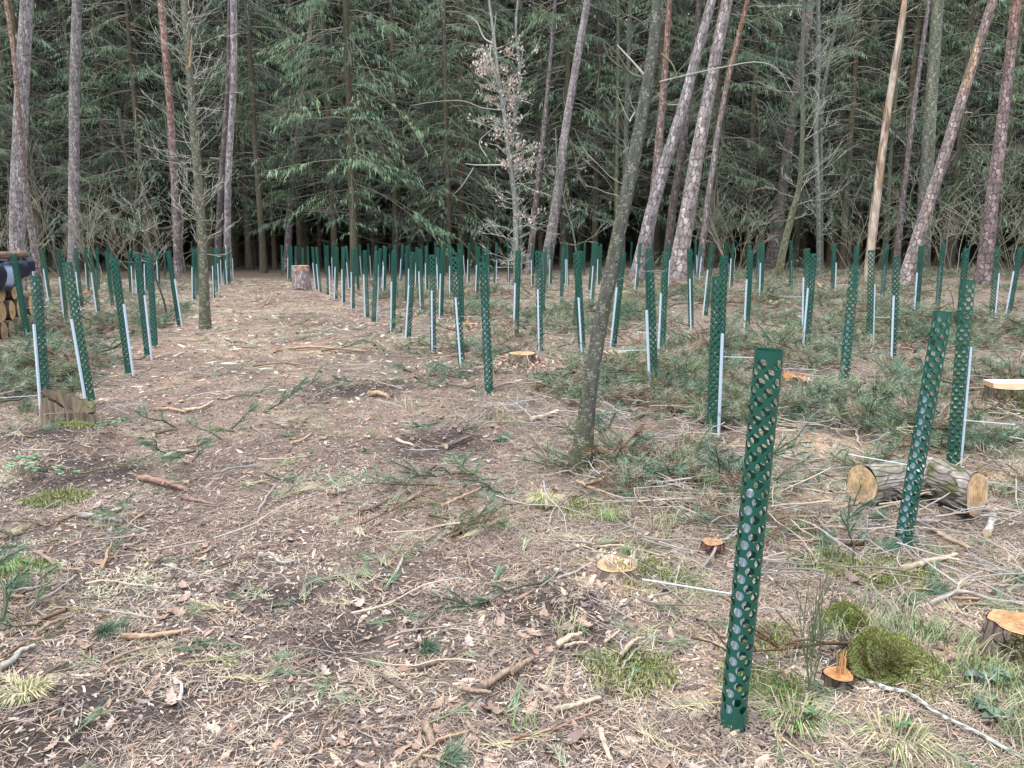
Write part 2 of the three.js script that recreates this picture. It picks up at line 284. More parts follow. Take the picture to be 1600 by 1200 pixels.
for (const [k, L, W, n, from] of [[11, 0.013, 0.0045, 7000, BARKC], [12, 0.02, 0.006, 4200, BARKC], [13, 0.034, 0.009, 1500, BARKC], [14, 0.010, 0.003, 4500, CHIPC], [15, 0.02, 0.0035, 2400, CHIPC]]) {
  const list = [];
  for (let i = 0; i < n; i++) { const p = spot(1.25, 14, (x, d) => (1 - 0.8 * inside(DARK, x, -d)) * (from === CHIPC ? 0.25 + 0.75 * inside(DUST, x, -d) + 0.4 * sst(0.1, 0.4, fbm(x * 1.2 + 70, d * 1.2, 3)) : 0.3 + 0.7 * sst(-0.1, 0.35, fbm(x * 1.1 + 33, d * 1.1, 3)))), c = pick(from), s = 0.5 + 0.9 * lr(), q = 0.75 + 0.5 * lr(); list.push([lay(p, V(s, s, s * (0.7 + 0.6 * lr())), 0.7, 0.003), rgb(c[0] * q, c[1] * q, c[2] * q)]); }
  scatter(from === CHIPC ? 'wood_chips' : 'bark_flakes', from === CHIPC ? 'pale wood chips and saw crumbs on the ground' : 'pinkish brown bark flakes lying on the ground', chipGeo(k, L, W, 0.002), matWood, list);
}
for (const [k, L, n, dark] of [[21, 0.006, 11000, 0], [22, 0.009, 7000, 0], [23, 0.006, 11000, 1], [24, 0.011, 7000, 1], [25, 0.018, 4000, 1]]) { // crumbs of wood, bark and soil
  const list = []; for (let i = 0; i < n; i++) { const p = spot(1.25, 10, (x, d) => (dark ? 1 : 1 - 0.6 * onPath(x, d) * (1 - sst(2.6, 4.4, d))) * (0.45 + 0.55 * sst(-0.2, 0.3, (dark ? 1 : -1) * fbm(x * 1.7 + 13, d * 1.7 + 8, 3)))), c = dark ? pick([[0.16, 0.13, 0.12], [0.2, 0.16, 0.145], [0.11, 0.09, 0.085], [0.25, 0.2, 0.175]]) : pick([[0.42, 0.36, 0.3], [0.36, 0.28, 0.225], [0.5, 0.44, 0.37], [0.31, 0.235, 0.19]]), s = 0.5 + lr(); list.push([lay(p, V(s, s * (dark ? 2 : 1), s), 0.8, 0.002), rgb(...c)]); }
  scatter('forest_crumbs', dark ? 'dark crumbs of soil and bark on the ground' : 'pale crumbs of wood on the ground', chipGeo(k, L, L * (0.3 + 0.1 * (k % 4)), 0.0018), matWood, list);
}
function oakLeaf(seed, curl) {
  const r = rng(seed), mb = new MB(), n = 9, mid = [], lf = [], rt = [];
  for (let i = 0; i <= n; i++) { const t = i / n, w = 0.028 * Math.sin(Math.PI * Math.min(1, t * 0.95 + 0.05)) * (i % 2 ? 1.15 : 0.7) * (0.4 + 0.75 * t), y = curl * (t - 0.5) * (t - 0.5) * 0.16 + 0.004; mid.push(V(0, y, (t - 0.5) * 0.1)); lf.push(V(-w, y + curl * w * (0.4 + 0.5 * r()), (t - 0.5) * 0.1)); rt.push(V(w, y + curl * w * (0.2 + 0.6 * r()), (t - 0.5) * 0.1)); }
  for (let i = 0; i < n; i++) { mb.quad(lf[i], mid[i], mid[i + 1], lf[i + 1], W1); mb.quad(mid[i], rt[i], rt[i + 1], mid[i + 1], [0.92, 0.92, 0.92]); }
  mb.quad(V(-0.001, 0.004, 0.05), V(0.001, 0.004, 0.05), V(0.001, 0.006, 0.075), V(-0.001, 0.006, 0.075), W1);
  return mb.geo();
}
const LEAFC = [[0.34, 0.24, 0.19], [0.42, 0.31, 0.27], [0.27, 0.18, 0.135], [0.42, 0.34, 0.31], [0.36, 0.24, 0.18], [0.23, 0.165, 0.14]];
for (const [s, cu] of [[1, 0.5], [2, 1.1], [3, -0.6]]) {
  const list = [];
  for (let i = 0; i < 260; i++) { const p = spot(1.3, 14, (x, d) => 0.12 + 0.88 * sst(0.05, 0.35, fbm(x * 0.9 + 5, d * 0.9 + 61, 3)) * (x > 0.4 || d > 2.6 ? 1 : 0.4)), c = pick(LEAFC), k = 0.4 + 0.55 * lr(); list.push([lay(p, k, 0.6, 0.004), rgb(...c)]); }
  scatter('leaf_litter', 'dry pinkish brown oak leaves on the ground', oakLeaf(s, cu), matFoliage, list);
}
function twigGeo(seed, kindOf) {
  const r = rng(seed), mb = new MB(), pts = []; let p = V(-0.5, 0.008, 0), a = 0;
  for (let i = 0; i <= 6; i++) { pts.push(p.clone()); a += (r() - 0.5) * (kindOf === 1 ? 0.9 : 0.35); p = p.clone().add(V(Math.cos(a) / 6, (r() - 0.45) * 0.025, Math.sin(a) / 6)); }
  sweep(mb, pts, (t) => 0.009 * (1 - 0.65 * t), 5, (t) => mul3(W1, 0.85 + 0.3 * r()), { cap: true });
  if (kindOf === 2) for (const [i, s] of [[2, 1], [3, -1], [4, 1]]) { const q = pts[i], L = 0.18 + 0.25 * r(); sweep(mb, [q, q.clone().add(V(L * 0.5, 0.02, s * L * 0.4)), q.clone().add(V(L, 0.01 + 0.06 * r(), s * L * 0.6))], (t) => 0.0045 * (1 - 0.6 * t), 4, W1); }
  return mb.geo();
}
const TWIGC = [[0.32, 0.23, 0.17], [0.22, 0.165, 0.135], [0.42, 0.32, 0.23], [0.14, 0.11, 0.095], [0.36, 0.325, 0.30], [0.45, 0.33, 0.24], [0.11, 0.09, 0.08], [0.17, 0.13, 0.105]];
for (const k of [0, 1, 2, 3, 4, 5]) {
  const list = [];
  for (let i = 0; i < 3300; i++) { const p = spot(1.25, 24, (x, d) => 0.35 + 0.65 * (1 - onPath(x, d)) * sst(2.5, 5, d) + 0.2 * sst(0, 0.3, fbm(x * 2 + 3, d * 2, 2))), c = pick(TWIGC), L = 0.06 + 0.26 * lr() * lr() + (p.z < -5 ? 0.1 : 0), q = 0.55 + 0.5 * lr(); list.push([lay(p, V(L, (L * 0.5 + 0.1) * q, (L * 0.5 + 0.1) * q), 0.25, 0.004), rgb(...c)]); }
  scatter('twig_litter', 'small broken twigs scattered over the ground', twigGeo(30 + k, k % 3), matTwig, list);
}
{ // the same litter farther along the path, seen at a low angle
  const far = (d0, d1) => { const d = d0 + (d1 - d0) * Math.pow(lr(), 0.7), x = pathX(d) + (lr() * 2 - 1) * (2.2 + 0.35 * d); return V(x, height(x, -d), -d); };
  for (const k of [91, 92, 93]) {
    const list = []; for (let i = 0; i < 1500; i++) { const p = far(7, 27), c = pick(TWIGC), L = 0.1 + 0.4 * lr() * lr(), q = 0.5 + 0.6 * lr(); list.push([lay(p, V(L, q * 0.9, (L * 0.6 + 0.1)), 0.3, 0.004), rgb(...c)]); }
    scatter('twig_litter', 'broken twigs along the farther path', twigGeo(k, k % 3), matTwig, list);
  }
  for (const [k, L, W, n] of [[94, 0.04, 0.012, 6000], [95, 0.07, 0.018, 2200], [96, 0.03, 0.012, 5000]]) {
    const list = []; for (let i = 0; i < n; i++) { const p = far(6.5, 28), t = fbm(p.x * 0.9 + 3, p.z * 0.9, 3), c = pick(t > 0.1 ? [[0.34, 0.36, 0.26], [0.42, 0.40, 0.29], [0.28, 0.31, 0.22]] : t > -0.12 ? [[0.5, 0.42, 0.33], [0.56, 0.49, 0.4], [0.36, 0.27, 0.2]] : [[0.2, 0.15, 0.12], [0.32, 0.22, 0.17], [0.42, 0.32, 0.25]]), s = 0.6 + 0.8 * lr(); list.push([lay(p, s, 0.6, 0.004), rgb(...c)]); }
    scatter('bark_flakes', 'flakes and needle scraps along the farther path', chipGeo(k, L, W, 0.003), matWood, list);
  }
  const list = []; for (let i = 0; i < 5000; i++) { const p = far(9, 28), t = fbm(p.x * 0.9 + 3, p.z * 0.9, 3), c = pick(t > 0.02 ? PALE : TAN); list.push([lay(p, 1.3 + 1.2 * lr(), 0.25), rgb(...c)]); }
  scatter('needle_litter', 'needles strewn along the farther path', beds[1], matFoliage, list);
}
// cut pine boughs: a stem with brushes of long needles
function tuft(mb, p, dir, n, L, r, c, w = 0.0035, open = 0.75) {
  const A = V(dir.y, dir.z, dir.x).cross(dir).normalize(), B = V().crossVectors(dir, A);
  for (let i = 0; i < n; i++) {
    const a = r() * 6.283, o = open * (0.3 + 0.9 * r()), s = p.clone().addScaledVector(dir, -0.05 * r()), e = s.clone().addScaledVector(dir, L * Math.cos(o) * (0.8 + 0.35 * r())).addScaledVector(A, L * Math.sin(o) * Math.cos(a)).addScaledVector(B, L * Math.sin(o) * Math.sin(a));
    const side = V().crossVectors(V().subVectors(e, s), V(r() - 0.5, r() - 0.5, r() - 0.5)).setLength(w / 2), k = 0.7 + 0.6 * r();
    mb.tri(V().subVectors(s, side), V().addVectors(s, side), e, mul3(c, k));
  }
}
function bough(seed, size, nt, needles) {
  const r = rng(seed), mb = new MB(), pts = []; let p = V(-size / 2, 0.02, 0), a = 0;
  for (let i = 0; i <= 5; i++) { pts.push(p.clone()); a += (r() - 0.5) * 0.5; p = p.clone().add(V(Math.cos(a) * size / 5, (r() - 0.4) * 0.05, Math.sin(a) * size / 5)); }
  sweep(mb, pts, (t) => 0.008 * (1 - 0.7 * t), 4, [0.36, 0.27, 0.2]);
  for (let k = 0; k < nt; k++) {
    const q = pts[1 + Math.floor(r() * 5)], b = (r() - 0.5) * 2.2, L = size * (0.15 + 0.25 * r()), dir = V(Math.cos(b), 0.15 + 0.5 * r(), Math.sin(b)).normalize(), e = q.clone().addScaledVector(dir, L);
    sweep(mb, [q, q.clone().lerp(e, 0.5).add(V(0, 0.01, 0)), e], 0.003, 3, [0.34, 0.26, 0.19]);
    tuft(mb, e, dir, needles, 0.07, r, [1, 1, 1], 0.003, 0.9); tuft(mb, q.clone().lerp(e, 0.6), dir, needles * 0.6 | 0, 0.06, r, [0.85, 0.85, 0.85], 0.003, 0.9);
  }
  return mb.geo();
}
const GREENC = [[0.16, 0.25, 0.165], [0.21, 0.29, 0.19], [0.12, 0.19, 0.13], [0.27, 0.32, 0.22], [0.21, 0.28, 0.15], [0.33, 0.34, 0.24], [0.40, 0.33, 0.25], [0.30, 0.21, 0.145]];
const CLEAR = [[1570, 650, 0.62], [1345, 800, 0.4], [1440, 810, 0.4], [1530, 825, 0.4], [114, 672, 0.45], [150, 690, 0.35], [1238, 606, 0.45], [962, 910, 0.4], [1112, 866, 0.25], [1385, 1050, 0.3], [1583, 1022, 0.4], [960, 562, 0.5], [816, 572, 0.5], [30, 545, 0.7], [1480, 1000, 0.3], [1300, 700, 0.5], [1230, 730, 0.4], [1310, 1072, 0.2], [1200, 700, 0.4]].map((a) => patch(...a));
const clear = (x, d) => { let k = 1; for (const p of CLEAR) { const q = Math.hypot(x - p[0], -d - p[1]) / p[2]; if (q < 1.2) k = Math.min(k, sst(0.75, 1.2, q)); } return k; };
function brushy(x, d) {
  const off = x - pathX(d), n = fbm(x * 0.95 + 21, d * 0.95 + 5, 3);
  const right = sst(1.6, 2.6, off) * sst(3.6, 5.8, d) * (d < 27 ? 1 : 0.25), left = sst(1.9, 3.0, -off) * sst(4.9, 6.5, d) * (d < 24 ? 1 : 0.3);
  return (Math.max(right, left) * (0.06 + 0.94 * sst(0.03, 0.25, n)) * 0.85 + (off > 0.9 ? 0.09 : 0.03) * sst(0.0, 0.35, n)) * clear(x, d);
}
for (const [k, size, nt, nn, count] of [[51, 0.34, 7, 16, 850], [52, 0.44, 9, 14, 750], [53, 0.26, 6, 18, 1100], [54, 0.52, 11, 14, 450]]) {
  const list = [];
  for (let i = 0; i < count; i++) { const p = spot(2.3, 27, brushy), c = pick(GREENC), s = 0.65 + 0.6 * lr(); list.push([lay(p, V(s, s * (0.7 + 0.7 * lr()), s), 0.5, 0.01 + 0.06 * lr() * brushy(p.x, -p.z)), rgb(...c)]); }
  scatter('pine_brush', 'cut blue green pine boughs covering the felled ground', bough(k, size, nt, nn), matFoliage, list);
}
{ // the boughs farther off, and some heaps of them
  const HEAPS = [[350, 492, 1.1, 0.3], [20, 600, 0.9, 0.22], [80, 580, 1.0, 0.25], [180, 520, 1.2, 0.2], [1010, 610, 0.9, 0.2], [1180, 560, 1.0, 0.22], [1420, 520, 1.3, 0.3], [1560, 530, 1.2, 0.3], [1090, 470, 1.6, 0.25], [930, 500, 1.1, 0.2], [1290, 480, 1.5, 0.25], [640, 465, 1.2, 0.1]].map(([x, y, r, h]) => { const p = ground(x, y); return [p.x, p.z, r, h]; });
  for (const [k, size, nt, nn] of [[55, 0.5, 9, 14], [56, 0.4, 8, 15], [57, 0.6, 11, 13]]) {
    const list = [], put = (p, lift, s) => { const c = pick(GREENC); list.push([lay(p, V(s, s * (0.8 + 0.5 * lr()), s), lift > 0.1 ? 0.7 : 0.3, lift), rgb(...c)]); };
    for (let i = 0; i < 700; i++) { const d = 9 + 19 * Math.sqrt(lr()), x = (lr() * 2 - 1) * d * 0.86; if (lr() < brushy(x, d) * 0.8 + 0.12 * sst(1.6, 3, Math.abs(x - pathX(d)))) put(V(x, height(x, -d), -d), 0.02 + 0.06 * lr(), 0.9 + 0.6 * lr()); }
    for (const h of HEAPS) for (let i = 0; i < 34; i++) { const a = lr() * 6.283, q = Math.sqrt(lr()), x = h[0] + Math.cos(a) * q * h[2], z = h[1] + Math.sin(a) * q * h[2]; if (onPath(x, -z) < 0.4 && clear(x, -z) > 0.5) put(V(x, height(x, z), z), h[3] * (1 - q * q) * lr(), 0.8 + 0.6 * lr()); }
    scatter('pine_brush', 'heaps of cut green pine boughs between the guards', bough(k, size, nt, nn), matFoliage, list);
  }
}
{ // sprigs of needles on the path
  for (const k of [61, 62]) {
    const mb = new MB(), r = rng(k); for (let i = 0; i < 3; i++) { const b = (r() - 0.5) * 1.2; tuft(mb, V(0.03 * i, 0.012, 0), V(Math.cos(b), 0.12, Math.sin(b)).normalize(), 16, 0.075, r, W1, 0.003, 0.5); } sweep(mb, [V(-0.09, 0.01, 0), V(0.06, 0.012, 0)], 0.003, 4, [0.8, 0.7, 0.5]);
    const list = []; for (let i = 0; i < 330; i++) { const p = spot(1.3, 12, (x, d) => 0.1 + 0.9 * sst(0.0, 0.35, fbm(x * 1.5 + 90, d * 1.5, 2))), c = pick([...PALE, [0.24, 0.32, 0.2], [0.3, 0.34, 0.2], [0.16, 0.24, 0.14]]); list.push([lay(p, 0.7 + 0.5 * lr(), 0.2), rgb(...c)]); }
    scatter('needle_sprigs', 'pale green fallen pine sprigs on the path', mb.geo(), matFoliage, list);
  }
}
{ // long bare twigs tangled in the brush
  for (const k of [71, 72, 73]) {
    const list = []; for (let i = 0; i < 1100; i++) { const p = spot(2.6, 25, (x, d) => Math.max(0.04, Math.max(brushy(x, d), sst(1.5, 2.4, x - pathX(d)) * 0.5 * sst(2.5, 4, d)))), c = pick([[0.40, 0.36, 0.32], [0.30, 0.25, 0.21], [0.48, 0.39, 0.30], [0.36, 0.34, 0.33], [0.18, 0.15, 0.13], [0.24, 0.21, 0.19]]), L = 0.2 + 0.6 * lr() * lr(), q = 0.2 + 0.5 * lr(); list.push([lay(p, V(L, q, q * 0.6 + L * 0.3), 0.35, 0.03 + 0.1 * lr()), rgb(...c)]); }
    scatter('brushwood', 'bare tangled twigs lying through the cut boughs', twigGeo(k, k === 72 ? 1 : 2), matTwig, list);
  }
}
{ // short grass and moss at the edges
  for (const k of [81, 82]) {
    const r = rng(k), mb = new MB(); for (let i = 0; i < 26; i++) { const a = r() * 6.283, q = 0.05 * Math.sqrt(r()), h = 0.03 + 0.07 * r(), b = r() * 6.283, p = V(Math.cos(a) * q, 0, Math.sin(a) * q); blade(mb, p, p.clone().add(V(Math.cos(b) * h * 0.8, h, Math.sin(b) * h * 0.8)), 0.003, mul3(W1, 0.7 + 0.6 * r()), 0.25 * h); }
    const list = []; for (let i = 0; i < 260; i++) { const p = spot(1.3, 14, (x, d) => { const n = fbm(x * 1.4 + 140, d * 1.4, 3); return (x > 0.7 && d < 3.0 ? 0.4 : 0.002) * sst(-0.05, 0.3, n) + 0.1 * sst(0.2, 0.4, n) * (1 - onPath(x, d)); }), c = pick([[0.2, 0.25, 0.11], [0.3, 0.3, 0.17], [0.4, 0.36, 0.24], [0.15, 0.21, 0.1]]); list.push([lay(p, 0.6 + 0.7 * lr(), 0.2), rgb(...c)]); }
    scatter('thin_grass', 'thin green and straw grass among the litter', mb.geo(), matFoliage, list);
  }
  const r = rng(88), mb = new MB(); for (let i = 0; i < 40; i++) { const a = r() * 6.283, q = 0.05 * Math.sqrt(r()), h = 0.012 + 0.012 * r(), p = V(Math.cos(a) * q, 0, Math.sin(a) * q); blade(mb, p, p.clone().add(V((r() - 0.5) * 0.02, h, (r() - 0.5) * 0.02)), 0.006, mul3(W1, 0.6 + 0.8 * r())); }
  const list = []; for (const m of MOSS) for (let i = 0; i < 80; i++) { const a = lr() * 6.283, q = m[2] * Math.sqrt(lr()) * 0.9, x = m[0] + Math.cos(a) * q, z = m[1] + Math.sin(a) * q; if (lr() < inside(MOSS, x, z)) { const c = pick([[0.17, 0.21, 0.055], [0.13, 0.18, 0.05], [0.23, 0.25, 0.09], [0.26, 0.24, 0.13]]); list.push([lay(V(x, height(x, z), z), 0.7 + 0.6 * lr(), 0.3), rgb(...c)]); } }
  scatter('ground_moss', 'low yellow green moss on the soil', mb.geo(), matMoss, list);
}

// ------------------------------------------------------------------ the tree guards: top and foot of each in the photograph, and where its stake shows
const GUARDS = `20 397 45 537 N,57 431 73 651 L,102 410 143 636 L,179 403 203 589 R,49 394 62 478 L,65 391 79 473 L,92 388 104 503 L,118 388 128 483 L,134 387 138 454 L,142 392 154 487 L,152 387 154 454 N,166 394 176 478 N,175 392 180 462 N,168 387 171 450 N,202 392 205 464 R,215 397 232 562 R,232 397 242 543 N,212 386 216 461 L,227 388 229 457 L,245 388 249 448 L,257 384 258 433 N,262 392 281 511 R,302 389 303 468 L,308 390 309 463 R,332 387 334 465 C,336 390 340 456 R,342 386 344 444 R,350 386 353 445 R,357 386 358 443 N,361 386 363 438 R,440 383 441 431 N,451 384 451 436 L,455 385 456 440 N,462 385 462 442 N,473 387 474 447 N,481 385 482 442 N,488 386 495 453 L,494 386 501 458 L,507 382 509 430 N,511 384 513 465 R,519 383 521 434 L,527 386 525 469 L,523 383 524 440 N,536 386 537 476 L,541 384 547 452 L,552 389 551.5 485 L,556 386 560 454 N,562 382 566 431 L,570 391 574 496 L,575 381 578 430 R,587 384 588 440 N,589 392 583.5 503 R,594 388 592 460 L,602 386 600 466 L,600 384 600 450 L,609 381 610 423 L,616 391 614 518 L,617 383 619 472 N,629 382 626 442 L,631 382 632 422 R,636 384 635 476 R,640 381 641 430 N,646 394 638 530 L,651 386 651 453 L,656 389 660 486 L,659 382 660 430 N,666 384 667 457 L,668 381 669 430 N,676 398 677 550 C,680 379 681 436 R,684 386 686 461 L,692 386 689 496 L,694 381 695 432 N,702 381 703 440 N,705 388 705 467 L,709 401 722 575 C,716 381 716 440 N,719 389 722 505 N,721 379 725 431 R,733 379 732 445 L,744 379 744 440 N,748 385 745 466 L,754 380 755 435 N,757 380 758 430 N,755 409 764.5 614 I,762 386 763 470 N,776 379 773 446 R,794 379 795 444 C,799 379 800 430 N,810 391 806 530 L,832 383 832 448 L,841 392 844 552 C,848 394 848 500 N,853 386 851 456 L,862 379 860 446 L,880 386 877 474 N,881 379 882 445 R,886 381 887 447 C,901 394 911 576 C,908 392 897 520 N,903 378 904 430 N,914 377 912 430 N,928 379 921 455 N,932 378 925 474 L,936 385 935 446 L,939 381 938 440 N,987 378 985 420 N,1000 380 993 466 L,974 394 958 544 L,1012 388 1013 510 N,1014 411 1022 625 L,1019 379 1020 440 N,1041 393 1033 562 L,1046 382 1041 456 R,1077 389 1080 516 C,1087 378 1087 440 R,1096 382 1089 446 R,1114 382 1102 493 L,1121 432 1112 684 R,1131 399 1123 600 N,1134 379 1136 440 N,1146 382 1142 453 L,1173 391 1166 524 L,1171 383 1169 470 N,1186 379 1182 457 N,1192 381 1189 473 L,1236 376 1236 459 N,1262 388 1258 520 L,1272 396 1259 550 L,1303 381 1300 472 R,1339 384 1333 480 N,1335 414 1315 630 I,1363 391 1358 541 R,1385 381 1377 481 I,1400 402 1395 571 C,1439 384 1431 503 L,1475 379 1464 486 I,1475 487 1409 857 I,1514 438 1488 730 R,1512 388 1496 530 N,1560 386 1548 505 R,1595 388 1574 500 L,1198 545 1143 1147 I`.split(',').map((s) => s.split(' ').map((v, i) => i < 4 ? +v : v));
const GR = 0.04, GL = 1.2;
function guardGeo(N, thick) { // a plastic pipe with staggered rows of round holes, cut into diamonds round each hole
  const pos = [], nor = [], idx = [], du = 2 * Math.PI / 10, dv = 0.027, hr = 0.0147;
  const put = (u, v, r, s) => { pos.push(Math.sin(u) * r, clamp(v, 0, GL), Math.cos(u) * r); nor.push(Math.sin(u) * s, 0, Math.cos(u) * s); return pos.length / 3 - 1; };
  const raw = (u, v, r, n) => { pos.push(Math.sin(u) * r, clamp(v, 0, GL), Math.cos(u) * r); nor.push(n[0], n[1], n[2]); return pos.length / 3 - 1; };
  for (let col = 0; col < 10; col++) for (let k = -2; k < 24; k++) {
    const u0 = col * du, v0 = 0.083 + (col % 2 ? dv : 0) + k * 2 * dv; if (v0 < -dv || v0 > GL + dv) continue;
    const hole = v0 > 0.08 && v0 < 1.164;
    for (const [r, s] of thick ? [[GR, 1], [GR - 0.0026, -1]] : [[GR, 1]]) {
      const O = [], I = [];
      for (let i = 0; i < N; i++) { const a = i / N * 2 * Math.PI, ca = Math.cos(a), sa = Math.sin(a), k2 = 1 / (Math.abs(ca) + Math.abs(sa)); O.push(put(u0 + ca * k2 * du, v0 + sa * k2 * dv, r, s)); I.push(put(u0 + ca * hr / GR, v0 + sa * hr, r, s)); }
      const tri = (a, b, c) => s > 0 ? idx.push(a, b, c) : idx.push(a, c, b);
      for (let i = 0; i < N; i++) { const j = (i + 1) % N; tri(O[i], O[j], I[i]); tri(I[i], O[j], I[j]); }
      if (!hole) { const c = put(u0, v0, r, s); for (let i = 0; i < N; i++) tri(c, I[i], I[(i + 1) % N]); }
    }
    if (thick && hole) for (let i = 0; i < N; i++) {
      const q = []; for (const w of [i, i + 1]) { const a = w / N * 2 * Math.PI, ca = Math.cos(a), sa = Math.sin(a), u = u0 + ca * hr / GR, n = [-ca * Math.cos(u), -sa, ca * Math.sin(u)]; q.push(raw(u, v0 + sa * hr, GR, n), raw(u, v0 + sa * hr, GR - 0.0026, n)); }
      idx.push(q[0], q[2], q[1], q[1], q[2], q[3]);
    }
  }
  if (thick) for (let i = 0; i < 40; i++) { const q = []; for (const w of [i, i + 1]) { const u = w / 40 * 2 * Math.PI; q.push(raw(u, GL, GR + 0.0006, [0, 1, 0]), raw(u, GL, GR - 0.0032, [0, 1, 0])); } idx.push(q[0], q[2], q[1], q[1], q[2], q[3]); }
  const g = new THREE.BufferGeometry(); g.setAttribute('position', new THREE.Float32BufferAttribute(pos, 3)); g.setAttribute('normal', new THREE.Float32BufferAttribute(nor, 3)); g.setIndex(idx); return g;
}
const guardShape = [guardGeo(16, true), guardGeo(8, true), guardGeo(8, false)];
function barGeo(w, y0, y1, z) { // a square bar with bevelled edges
  const b = w * 0.16, s = new THREE.Shape(); s.moveTo(-w / 2 + b, -w / 2); for (const [x, y] of [[w / 2 - b, -w / 2], [w / 2, -w / 2 + b], [w / 2, w / 2 - b], [w / 2 - b, w / 2], [-w / 2 + b, w / 2], [-w / 2, w / 2 - b], [-w / 2, -w / 2 + b]]) s.lineTo(x, y);
  const g = new THREE.ExtrudeGeometry(s, { depth: y1 - y0, bevelEnabled: false }); g.rotateX(-Math.PI / 2); g.translate(0, y0, z); return g;
}
const stakeOut = barGeo(0.0195, -0.12, 0.77, GR + 0.0105), stakeIn = barGeo(0.019, -0.12, 0.78, GR - 0.024);
const rodGeo = new THREE.CylinderGeometry(0.0024, 0.0024, 0.28, 8); rodGeo.rotateZ(Math.PI / 2);
const RODS = { '45,537': [0.17, 0.5], '73,651': [-0.17, 0.18], '1143,1147': [-0.17, 0.44], '1488,730': [0.17, 0.31], '1300,472': [0.17, 0.33], '1409,857': [-0.16, 0.42], '104,503': [-0.17, 0.42], '1112,684': [0.15, 0.6], '1022,625': [-0.15, 0.42], '1033,562': [-0.15, 0.32], '1258,520': [-0.15, 0.5], '1358,541': [0.15, 0.36], '451,436': [0.15, 0.35] };
const GUARD_LABEL = {
  '1143,1147': 'tallest green perforated tree guard, in front, pale stake showing inside through its holes',
  '1409,857': 'leaning green perforated tree guard standing before the two sawn logs',
  '1488,730': 'green perforated tree guard just behind the sawn logs, thin white rod beside it',
  '1112,684': 'green perforated tree guard with slim white stake, just behind the tallest guard',
  '1123,600': 'green tree guard half hidden behind the guard nearest the tallest one',
  '1315,630': 'leaning green tree guard with white dots of stake, beyond the orange split stump',
  '764.5,614': 'green tree guard with stake glowing white through its holes, at the path edge',
  '1022,625': 'green tree guard with long white stake, first past the leaning grey tree',
  '911,576': 'green tree guard leaning towards the leaning grey tree, white stake down its front',
  '958,544': 'green tree guard partly hidden by the leaning grey tree, beside a pale flat stump',
  '722,575': 'green tree guard with white stake slanting down its front, second along the path edge',
  '677,550': 'green tree guard with white stake at its middle, third along the path edge',
  '143,636': 'green tree guard with broad white stake standing behind the rotten grooved stump',
  '73,651': 'green tree guard left of the rotten grooved stump, pale stake along its edge',
  '45,537': 'dark green tree guard without visible stake standing before the log stack',
  '203,589': 'green tree guard with white stake, lowest of those right of the rotten stump',
  '232,562': 'green tree guard with white stake, in front of a stakeless guard near the twiggy tree',
  '242,543': 'stakeless green tree guard with white dotted holes, left of the twiggy young tree',
  '281,511': 'leaning green tree guard with thin stake beside the twiggy young tree and boughs',
  '1259,550': 'green tree guard with bright white stake, lower of the crossing pair beyond the orange stump',
  '1258,520': 'green tree guard with white stake, rear one of the crossing pair beyond the orange stump',
  '1395,571': 'green tree guard with broad white stake straight down its front, before the leaning pine',
  '1358,541': 'slim dark green tree guard before the barkless dead trunk, thin stake behind',
};
